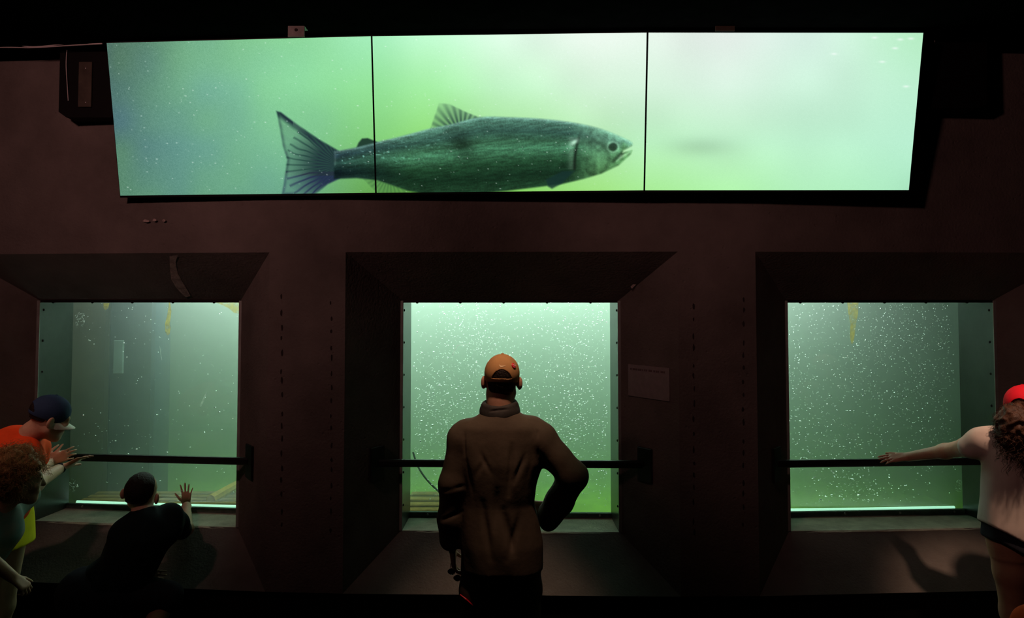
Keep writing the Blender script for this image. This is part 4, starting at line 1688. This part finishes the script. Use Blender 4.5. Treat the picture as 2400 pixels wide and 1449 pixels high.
    by = -math.sqrt(1 - (bx / rr[0]) ** 2 - (bz / rr[2]) ** 2) * rr[1]
    bn = unit(np.array([bx, by, bz]) / rr ** 2)
    bp = cc + R @ np.array([bx, by, bz])
    bnw = R @ bn
    q = MB()
    q.dome(bp + bnw * .001, bnw, .0145, .005, 20, 5)
    bd = q.build('round_badge', M['badge'], cp, True)
    q = MB()
    tx = unit(np.cross([0, 0, 1], bnw))
    ty = np.cross(bnw, tx)
    rot = -.5
    ax, ay = tx * math.cos(rot) + ty * math.sin(rot), ty * math.cos(rot) - tx * math.sin(rot)
    Rb = np.column_stack([ax, ay, bnw])
    for i in range(5):
        q.box(bp + bnw * .0066 + ax * (-.008 + .004 * i), (.003, .0032, .0006), Rb)
    q.box(bp + bnw * .0048 - ay * .008, (.012, .0014, .0006), Rb)
    q.build('badge_lettering', M['badge_ink'], bd)
    # sunglasses dangling from the left hand
    sg_ = empty('sunglasses', A(1066, 1352))
    tag(sg_, 'dark sunglasses hanging from the left hand of the man', 'sunglasses')
    for dx, dz in ((-.008, .012), (.020, -.018)):
        c = A(1062, 1346, .02) + V3(dx, 0, dz)
        q = MB()
        q.tube([c + V3(.018 * math.cos(a) , .004 * math.sin(2 * a), .015 * math.sin(a)) for a in np.linspace(0, 2 * PI, 17)], .0012, 6)
        q.build('rim', M['chrome'], sg_)
        q = MB()
        q.add([c + V3(.0175 * math.cos(a), 0, .0145 * math.sin(a)) for a in np.linspace(0, 2 * PI, 17)[:-1]], [tuple(range(16))])
        q.build('lens', M['lens'], sg_)
    q = MB()
    q.tube(smooth_path([A(1058, 1338, .02), A(1056, 1325, .04), A(1060, 1312, .06)], 4), .0015, 6)
    q.build('temple', M['lens'], sg_)


man()


# ---- the boy kneeling at the left window
def boy():
    Y = 3.72
    A = lambda px, py, dy=0.0: P(px, py, Y + dy)
    root = empty('person', (A(270, 1400)[0], Y, 0))
    tag(root, 'child in dark tee kneeling at the left window with right palm spread on the glass', 'person')
    hc = A(330, 1162, .06)
    R = frame((-.02, 1, .05), (.16, 0, 1))
    s = .93
    sh_l, sh_r = A(290, 1252, .0), A(396, 1215, .10)
    hip = A(238, 1374, -.02)
    wr = P(437, 1188, 4.42)
    el = P(437, 1240, 4.14)
    el_l, wr_l = A(262, 1345, .12), A(330, 1345, .16)
    kn_l, an_l = V3(hip[0] + .05, Y + .08, .07), V3(hip[0] - .02, Y - .30, .06)
    kn_r, an_r = A(392, 1400, .02), V3(A(330, 1449)[0], Y - .18, .10)
    hp_l, hp_r = hip + V3(-.07, 0, -.02), hip + V3(.09, 0, -.02)
    lo, hi = bbox([hc, sh_l, sh_r, hip, wr + V3(0, .1, .15), el, kn_l, an_l, kn_r, an_r], .17)
    lo[2] = 0
    F = Field(lo, hi, .0048)
    head(F, hc, R, s, 1.9)
    F.chain([A(330, 1180, .05), A(335, 1210, .02), A(337, 1240, .01)], [.045, .048, .06], .025)
    F.chain([A(338, 1245, .02), A(300, 1310, .0), hip], [.09, .095, .11], .05)
    F.chain([sh_r, el, wr], [.042, .036, .024], .025)
    F.chain([sh_l, el_l, wr_l], [.042, .035, .024], .025)
    F.chain([hp_l, kn_l, an_l], [.075, .055, .032], .03)
    F.chain([hp_r, kn_r, an_r], [.075, .055, .034], .03)
    F.cone(an_l, an_l + V3(0, -.14, -.03), .03, .022, .03)
    F.cone(an_r + V3(0, -.02, -.06), an_r + V3(0, .13, -.07), .03, .022, .03)
    # spread hand flat on the pane
    gy = YG + bend(wr[0]) - .0135
    wh = P(437, 1184, gy)
    F.cone(wr, wh, .024, .021, .02)
    kn = hand(F, wh, V3(0.0, .0, 1), V3(-1, 0, .1), V3(0, 1, -.2), .80, (.0, .0, .0, .0), (.30, .06, -.10, -.36), .0, topen=.95)
    hand(F, wr_l, (1, .1, -.2), (0, .3, 1), (0, 1, 0), .80, (.4, .45, .5, .5))
    body = field_obj(F, 'body', M['skin_fair'], root)
    lo, hi = bbox([sh_l, sh_r, el, hip, el_l], .16)
    J = Field(lo, hi, .006)
    J.chain([A(338, 1222, .02), A(338, 1252, .02), A(318, 1290, .0), A(300, 1330, -.01), A(262, 1370, -.02), hip + V3(0, 0, -.03)], [.075, .125, .130, .128, .138, .140], .04)
    J.cone(A(300, 1250, .0), A(392, 1240, .07), .075, .075, .05)
    J.chain([sh_r + V3(0, 0, .01), A(414, 1230, .20), P(426, 1242, 4.02)], [.072, .060, .052], .03)
    J.chain([sh_l, el_l + V3(0, 0, .06)], [.07, .062], .03)
    q0 = P(433, 1226, 4.06)
    field_obj(J, 'tee_shirt', M['tee_dark'], root, 2, folds([(A(390, 1200, -.02), A(400, 1290, -.1), .012, .007), (A(330, 1250, -.12), A(300, 1330, -.13), .014, .008), (A(360, 1260, -.12), A(340, 1340, -.13), .014, .008)], .004, 14))
    lo, hi = bbox([hp_l, hp_r, kn_l, kn_r, hip], .19)
    lo[2] = 0
    T = Field(lo, hi, .007)
    T.cone(hip + V3(-.06, -.05, -.02), hip + V3(.08, -.03, -.02), .125, .12, .05)
    T.chain([hp_l, kn_l + V3(0, 0, .02)], [.10, .08], .04)
    T.chain([hp_r, kn_r], [.10, .08], .04)
    field_obj(T, 'shorts', M['shorts_dark'], root, 2, folds([], .004, 12))
    scalp(hc, R, s, M['hair_dark'], root, 'hair', .008, -.010, .055)
    eyes(hc, R, s, root)
    # small plaster on the index finger
    q = MB()
    b_ = kn[0] + unit(V3(-.3, 0, .95)) * .020
    q.tube([b_ - unit(V3(-.3, 0, .95)) * .005, b_ + unit(V3(-.3, 0, .95)) * .005], .0083, 12)
    q.build('finger_plaster', M['cap_white'], root, True)


boy()


# ---- the child in the navy cap leaning on the left rail
def capkid():
    Y = 3.72
    A = lambda px, py, dy=0.0: P(px, py, Y + dy)
    root = empty('person', (A(-20, 1400)[0], Y, 0))
    tag(root, 'child in navy cap, orange tee and yellow shorts leaning on the left rail', 'person')
    fw = unit(V3(.66, .70, -.30))
    R = frame(fw, V3(.28, 0.05, 1))
    s = .93
    hc = A(113, 982, .02)
    sh_n, sh_f = A(60, 1060, -.07), A(85, 1050, .12)
    hip = A(0, 1195, -.02)
    el = A(88, 1103, .13)
    wr = P(120, 1083, RY - .045)
    el2, wr2 = A(66, 1120, .22), P(100, 1078, RY - .05)
    lo, hi = bbox([hc, sh_n, sh_f, hip, wr + V3(.1, .05, 0), el, V3(hip[0] - .1, Y, 0), A(-120, 1050)], .17)
    lo[2] = 0
    F = Field(lo, hi, .0055)
    head(F, hc, R, s, 1.1)
    F.chain([A(98, 992, .01), A(76, 1012, .01), A(48, 1040, .02)], [.046, .048, .06], .03)
    F.chain([A(45, 1055, .02), A(10, 1100, .0), hip], [.09, .09, .10], .05)
    F.chain([sh_n, el, wr], [.042, .034, .022], .03)
    F.chain([sh_f, el2, wr2], [.042, .034, .022], .03)
    hand(F, wr, (.8, .45, .38), (-.3, .2, 1), (.2, .6, -.8), .82, (.35, .4, .45, .5))
    hand(F, wr2, (.8, .5, .1), (-.3, .2, 1), (.2, .6, -.8), .82, (.35, .4, .45, .5))
    for dx, dy in ((-.02, -.09), (.02, .08)):
        h = hip + V3(dx, dy, -.05)
        F.chain([h, V3(h[0] - .06, h[1] + .02, .40), V3(h[0] - .10, h[1], .07)], [.075, .05, .033], .03)
        F.cone(V3(h[0] - .11, h[1], .03), V3(h[0] + .05, h[1], .028), .03, .022, .03)
    body = field_obj(F, 'body', M['skin_fair'], root)
    lo, hi = bbox([sh_n, sh_f, hip, A(-60, 1060), A(95, 1030), A(60, 1190)], .17)
    J = Field(lo, hi, .006)
    J.chain([A(60, 1040, .02), A(36, 1065, .01), A(10, 1110, .0), hip + V3(.0, 0, .02)], [.065, .115, .13, .135], .05)
    J.cone(A(30, 1050, .02), A(-40, 1080, .0), .11, .12, .06)
    J.chain([sh_n + V3(0, 0, .0), A(80, 1075, .0)], [.075, .06], .03)
    J.chain([sh_f, A(86, 1075, .15)], [.07, .06], .03)
    J.cone(A(40, 1120, .0), A(43, 1180, .0), .05, .042, .03)
    field_obj(J, 'tee_shirt', M['tee_orange'], root, 2, folds([(A(70, 1020, -.08), A(90, 1070, -.1), .008, .005), (A(40, 1060, -.13), A(80, 1055, -.12), .010, .006)], .003, 14))
    lo, hi = bbox([hip, hip + V3(.15, 0, -.3), hip + V3(-.2, 0, -.3)], .2)
    T = Field(lo, hi, .007)
    zt_, zb_ = A(30, 1186)[2], A(30, 1276)[2]
    xa, xb = A(-35, 1200)[0], A(52, 1200)[0]
    T.loft([(zb_ - .01, (xa + A(62, 1275)[0]) / 2, Y, (A(62, 1275)[0] - xa) / 2, .15), ((zt_ + zb_) / 2, (xa + A(60, 1230)[0]) / 2, Y, (A(60, 1230)[0] - xa) / 2, .15), (zt_ + .02, (xa + A(55, 1190)[0]) / 2, Y, (A(55, 1190)[0] - xa) / 2, .14)], .03)
    field_obj(T, 'shorts', M['shorts_yellow'], root, 2, folds([(A(30, 1195, -.15), A(36, 1275, -.15), .015, .01)], .003, 12))
    scalp(hc, R, s, M['hair_dark'], root, 'hair', .005, -.02, .035)
    eyes(hc, R, s, root)
    cap_mesh(hc, R, s * .98, M['cap_navy'], root, 'cap', bill_m=M['cap_white'], arch=True, billpitch=.012)


capkid()


# ---- the blond child in front of it
def blond():
    Y = 3.38
    A = lambda px, py, dy=0.0: P(px, py, Y + dy)
    root = empty('person', (A(-30, 1400)[0], Y, 0))
    tag(root, 'child with curly blond hair and a wristwatch reaching for the left rail', 'person')
    fw = unit(V3(.80, .55, -.12))
    R = frame(fw, V3(.1, 0, 1))
    s = 1.0
    hc = A(38, 1122, .0)
    sh_r, sh_l = A(22, 1188, .12), A(-42, 1215, -.10)
    el, wr = P(80, 1134, 3.70), P(143, 1097, RY - .09)
    hip = A(-105, 1330, -.05)
    kn, an = V3(A(-75, 1400)[0], Y + .08, .42), V3(A(-105, 1449)[0], Y + .05, .08)
    lo, hi = bbox([hc, sh_r, sh_l, el, wr + V3(.12, .03, .05), hip, V3(hip[0], Y, 0), kn, an, A(-80, 1300)], .18)
    lo[2] = 0
    F = Field(lo, hi, .0055)
    head(F, hc, R, s, 1.0)
    F.chain([A(25, 1140, -.01), A(4, 1175, -.02), A(-18, 1205, -.03)], [.05, .052, .065], .03)
    F.chain([A(-20, 1215, 0), A(-60, 1270, -.02), hip], [.09, .09, .10], .05)
    F.chain([sh_r, el, wr], [.048, .043, .026], .03)
    F.chain([sh_l, A(-38, 1300, -.14), A(28, 1352, -.10)], [.045, .034, .024], .03)
    hand(F, A(30, 1354, -.1), (.75, .25, -.75), (0, 1, .2), (-.7, 0, -.7), .80, (.9, .95, 1., 1.05))
    hand(F, wr + V3(.012, .008, .005), (.62, .62, .36), (-.1, .9, -.1), (0, -.1, -1), .86, (.15, .2, .22, .25), (.1, .02, -.04, -.1), .1)
    F.chain([hip + V3(.02, .06, 0), kn, an], [.075, .055, .035], .03)
    h2 = hip + V3(-.03, -.08, 0)
    F.chain([h2, V3(h2[0], h2[1], .40), V3(h2[0] - .05, h2[1], .08)], [.075, .055, .035], .03)
    for p in (an, V3(h2[0] - .05, h2[1], .08)):
        F.cone(p + V3(-.01, 0, -.05), p + V3(.13, .03, -.052), .03, .022, .03)
    body = field_obj(F, 'body', M['skin_fair'], root)
    lo, hi = bbox([sh_r, sh_l, hip, A(60, 1200), A(-80, 1300)], .16)
    J = Field(lo, hi, .006)
    J.chain([A(-8, 1205, .0), A(-20, 1235, .0), A(-62, 1290, -.02), hip + V3(.02, 0, .04)], [.08, .125, .125, .13], .05)
    J.chain([sh_r, P(58, 1162, 3.60)], [.075, .064], .03)
    J.chain([sh_l, A(-40, 1262, -.12)], [.065, .055], .03)
    field_obj(J, 'tee_shirt', M['tee_teal'], root, 2, folds([(A(30, 1180, -.05), A(10, 1250, -.13), .012, .008), (A(45, 1200, .0), A(30, 1260, -.1), .012, .008)], .004, 14))
    lo, hi = bbox([hip, kn, an, V3(h2[0] - .05, h2[1], .08)], .16)
    lo[2] = 0
    T = Field(lo, hi, .007)
    T.cone(hip + V3(0, -.06, .02), hip + V3(0, .06, .0), .12, .115, .05)
    T.chain([hip + V3(.02, .06, 0), kn, an + V3(0, 0, .05)], [.095, .063, .045], .03)
    T.chain([h2, V3(h2[0], h2[1], .40), V3(h2[0] - .05, h2[1], .12)], [.095, .07, .05], .03)
    field_obj(T, 'leggings', M['leggings'], root, 2, folds([], .003, 14))
    # curly hair: a tousled mass with loose curls
    cc = hc + R @ V3(0, -.02, .04)
    H = Field(cc - .2, cc + .2, .005)
    sl, g = H._box(cc - .199, cc + .199)
    d, (lx, ly, lz) = H.ell_d(cc, np.array((.105, .118, .110)), R, g)
    d3, _ = H.ell_d(hc + R @ V3(0, -.055, -.03), np.array((.088, .075, .075)), R, g)
    d = np.minimum(d, d3)
    d = np.maximum(d, -(lz + .115 - np.clip(ly + .01, 0, 1) * 1.25))
    H.F[sl] = d
    r_ = np.random.default_rng(5)
    def curls(Vv, nn):
        q = np.zeros(len(Vv))
        for sc_, am in ((40, .006), (75, .004), (130, .002)):
            for _ in range(4):
                k_ = r_.normal(0, 1, 3) * sc_
                q += am * np.sin(Vv @ k_ + r_.uniform(0, 6)) * .6
        return q
    ho = field_obj(H, 'curly_hair', M['hair_blond'], root, 1, curls)
    ls = []
    for i in range(1100):
        v_ = unit(r_.normal(0, 1, 3))
        if v_[1] > .45 and v_[2] < .25 or v_[2] < -.75:
            continue
        st = cc + R @ (v_ * np.array((.100, .112, .104)))
        t_ = unit(np.cross(v_, r_.normal(0, 1, 3)))
        ls.append(curl_strand(st, R @ (v_ * .35 + t_ * .7 + np.array([0, 0, -.2])), r_.uniform(.04, .09), r_.uniform(.006, .012), r_.uniform(1.2, 2.6), 12, .01, i))
    strands(ls, .0011, 'loose_curls', M['hair_blond'], ho)
    eyes(hc, R, s, root)
    wt = empty('wristwatch', wr)
    tag(wt, 'silver wristwatch with dark band on the blond child reaching for the rail', 'watch')
    d = unit(wr - el)
    q = MB()
    a = unit(np.cross(d, [0, 0, 1]))
    b_ = np.cross(d, a)
    c = wr - d * .012
    q.tube([c - d * .009, c + d * .009], .0285, 20)
    q.build('band', M['shorts_dark'], wt, True)
    q = MB()
    nd = unit(V3(.15, -.75, -.45))
    q.cyl(c + nd * .031, nd, .016, .008, 18)
    q.build('watch_case', M['chrome'], wt)


blond()


# ---- the girl in the red cap at the right window
def girl():
    Y = 3.58
    A = lambda px, py, dy=0.0: P(px, py, Y + dy)
    root = empty('person', (A(2395, 1400)[0], Y, 0))
    tag(root, 'girl in red cap and white tee reaching her arm along the right rail', 'person')
    fw = unit(V3(.70, .70, -.06))
    R = frame(fw, V3(-.08, 0, 1))
    s = .97
    hc = A(2402, 968, .02)
    sh_l, sh_r = A(2312, 1032, .03), A(2475, 1045, .02)
    el = P(2215, 1058, 3.84)
    wr = P(2128, 1071, RY - .015)
    hip = A(2385, 1255, .0)
    zc = lambda py: A(2390, py)[2]
    xc = lambda px: A(px, 1150)[0]
    hp = [A(2365, 1275), A(2425, 1275)]
    kn = [V3(A(2376, 1400)[0], Y + .01, .46), V3(A(2440, 1400)[0], Y, .46)]
    an = [V3(A(2378, 1449)[0], Y - .01, .08), V3(A(2440, 1449)[0], Y, .08)]
    lo, hi = bbox([hc, sh_l, sh_r, el, wr + V3(-.16, 0, 0), hip, V3(hip[0], Y, 0)], .2)
    lo[2] = 0
    F = Field(lo, hi, .0055)
    head(F, hc, R, s, 1.0)
    F.chain([A(2398, 985, .01), A(2394, 1010, 0), A(2392, 1040, 0)], [.048, .05, .065], .03)
    F.loft([(zc(1030), xc(2393), Y, .12, .07), (zc(1070), xc(2393), Y, .14, .085), (zc(1170), xc(2388), Y, .125, .085), (zc(1260), xc(2388), Y, .15, .10), (zc(1300), xc(2388), Y, .12, .09)], .06)
    F.chain([sh_l, P(2270, 1048, 3.68), el, wr], [.05, .046, .036, .025], .03)
    el2, wr2 = A(2490, 1150, -.02), A(2480, 1230, .1)
    F.chain([sh_r, el2, wr2], [.048, .038, .026], .03)
    hand(F, wr, (-1, .22, -.13), (.15, .7, .3), (0, 0, -1), .92, (.12, .15, .18, .2), (.08, .02, -.04, -.1), .1)
    hand(F, wr2, (0, .3, -1), (0, 1, 0), (-1, 0, 0), .92)
    for k in (0, 1):
        F.chain([hp[k], V3(A(2372, 1340)[0] if k == 0 else A(2430, 1340)[0], Y, zc(1340)), kn[k], V3(an[k][0], an[k][1] - .015, .30), an[k]], [.092, .078, .053, .054, .035], .03)
        F.cone(an[k] + V3(0, -.03, -.05), an[k] + V3(0, .13, -.052), .03, .024, .03)
    body = field_obj(F, 'body', M['skin'], root)
    lo, hi = bbox([sh_l, sh_r, el, hip, el2], .14)
    J = Field(lo, hi, .006)
    J.loft([(zc(1008), xc(2392), Y, .08, .065), (zc(1025), xc(2393), Y, .15, .085), (zc(1055), xc(2395), Y, .18, .105), (zc(1110), xc(2393), Y, .172, .115), (zc(1170), xc(2388), Y, .17, .115), (zc(1230), xc(2386), Y, .178, .13), (zc(1262), xc(2388), Y, .182, .135)], .04)
    J.chain([A(2330, 1030, .02), A(2300, 1035, .05), P(2275, 1048, 3.67)], [.065, .066, .060], .03)
    J.chain([A(2455, 1040, .02), A(2485, 1090, .0)], [.07, .065], .03)
    # the hem drops to the right
    sl, (X_, Y_, Z_) = J._box(J.lo, J.lo + J.n * J.res)
    J.F[sl] = np.maximum(J.F[sl], (zc(1222) - .55 * np.clip(X_ - xc(2300), 0, .25)) - Z_)
    field_obj(J, 'tee_shirt', M['tee_white'], root, 2, folds([(A(2320, 1060, -.08), A(2345, 1200, -.13), .014, .009), (A(2360, 1080, -.12), A(2370, 1190, -.13), .016, .008), (A(2310, 1180, -.1), A(2380, 1200, -.14), .012, .008), (A(2400, 1110, -.12), A(2380, 1240, -.14), .016, .008), (A(2300, 1020, -.02), A(2296, 1060, -.02), .006, .004)], .003, 14))
    lo, hi = bbox([hp[0], hp[1], hip], .22)
    T = Field(lo, hi, .007)
    T.loft([(zc(1325), xc(2392), Y, .16, .12), (zc(1290), xc(2390), Y, .178, .13), (zc(1215), xc(2388), Y, .16, .115)], .03)
    for k in (0, 1):
        T.chain([hp[k], V3(A(2366, 1300)[0] if k == 0 else A(2432, 1300)[0], Y, zc(1306))], [.105, .10], .02)
    sl, (X_, Y_, Z_) = T._box(T.lo, T.lo + T.n * T.res)
    T.F[sl] = np.maximum(T.F[sl], (zc(1262) - .55 * np.clip(X_ - xc(2320), 0, .25)) - Z_)
    field_obj(T, 'shorts', M['shorts_dark'], root, 2, folds([], .003, 14))
    scalp(hc, R, s, M['hair_brown'], root, 'hair', .006, -.02, .04)
    eyes(hc, R, s, root)
    cap_mesh(hc, R, 1.0, M['cap_red'], root, 'cap')
    # curly ponytail out of the back of the cap
    pb = hc + R @ V3(0, -.112, .0)
    pb = pb + V3(-.035, -.01, .01)
    H = Field(pb - .24, pb + .24, .006)
    H.chain([pb, pb + V3(-.015, -.02, -.045), pb + V3(-.005, -.02, -.11), pb + V3(.02, -.02, -.165)], [.045, .070, .078, .048], .03)
    r_ = np.random.default_rng(9)
    po = field_obj(H, 'ponytail', M['hair_brown'], root, 1, folds([], .008, 70, 4))
    ls = []
    for i in range(800):
        t = r_.random()
        c = pb + V3(-.02, -.02, -.03) * min(1, t * 3) + V3(.03, .0, -.14) * t
        v_ = unit(r_.normal(0, 1, 3))
        st = c + v_ * .064
        ls.append(curl_strand(st, v_ * .45 + V3(-.05, 0, -.8), r_.uniform(.05, .09), r_.uniform(.006, .012), r_.uniform(1.2, 2.8), 13, .01, i + 999))
    strands(ls, .0011, 'loose_curls', M['hair_brown'], po)


girl()


# ---- somebody close to the camera in the lower right corner
def corner():
    Y = 2.55
    A = lambda px, py, dy=0.0: P(px, py, Y + dy)
    root = empty('person', (A(2520, 1449)[0], Y, 0))
    tag(root, 'shoulder of a small child, warm light painted orange, cut off by the lower right corner', 'person')
    R = frame((.2, 1, 0), (0, 0, 1))
    s = .88
    nk = A(2520, 1400, .0)
    sh_l, sh_r = A(2425, 1470), A(2610, 1470)
    hc = A(2530, 1290, .02)
    hip = V3(A(2520, 1449)[0], Y, .50)
    lo, hi = bbox([hc, sh_l, sh_r, V3(hip[0], Y, 0)], .2)
    lo[2] = 0
    F = Field(lo, hi, .007)
    head(F, hc, R, s)
    F.chain([A(2528, 1330), nk, nk + V3(0, 0, -.06)], [.045, .046, .07], .03)
    F.chain([nk + V3(0, 0, -.10), hip], [.10, .11], .05)
    for sg_, sh in ((-1, sh_l), (1, sh_r)):
        e_ = sh + V3(sg_ * .03, .02, -.2)
        F.chain([nk + V3(0, 0, -.07), sh, e_, e_ + V3(0, .08, -.17)], [.055, .050, .036, .025], .03)
        hand(F, e_ + V3(0, .08, -.17), (0, .3, -1), (0, 1, 0), (-sg_, 0, 0), .8)
        h = hip + V3(sg_ * .06, 0, -.03)
        F.chain([h, V3(h[0], h[1] + .02, .28), V3(h[0], h[1], .06)], [.075, .05, .032], .03)
        F.cone(V3(h[0], h[1] - .02, .028), V3(h[0], h[1] + .10, .026), .026, .022, .03)
    field_obj(F, 'body', M['skin_fair'], root)
    J = Field(hip - V3(.4, .25, .2), nk + V3(.4, .2, .2), .008)
    J.chain([nk + V3(0, 0, -.14), hip + V3(0, 0, .0)], [.115, .13], .05)
    for sh in (sh_l, sh_r):
        J.chain([nk + V3(0, 0, -.10), sh, sh + V3(0, .01, -.14)], [.07, .066, .058], .03)
    field_obj(J, 'tee_shirt', M['tee_orange'], root)  # orange cloth colour stands in for warm light on bare skin
    T = Field(hip - .35, hip + .2, .008)
    T.cone(hip + V3(-.05, 0, 0), hip + V3(.05, 0, 0), .115, .115, .05)
    for sg_ in (-1, 1):
        T.cone(hip + V3(sg_ * .06, 0, -.03), hip + V3(sg_ * .065, .01, -.2), .09, .08, .03)
    field_obj(T, 'shorts', M['shorts_dark'], root)
    scalp(hc, R, s, M['hair_brown'], root, 'hair', .01, -.02, .04)
    eyes(hc, R, s, root)


corner()
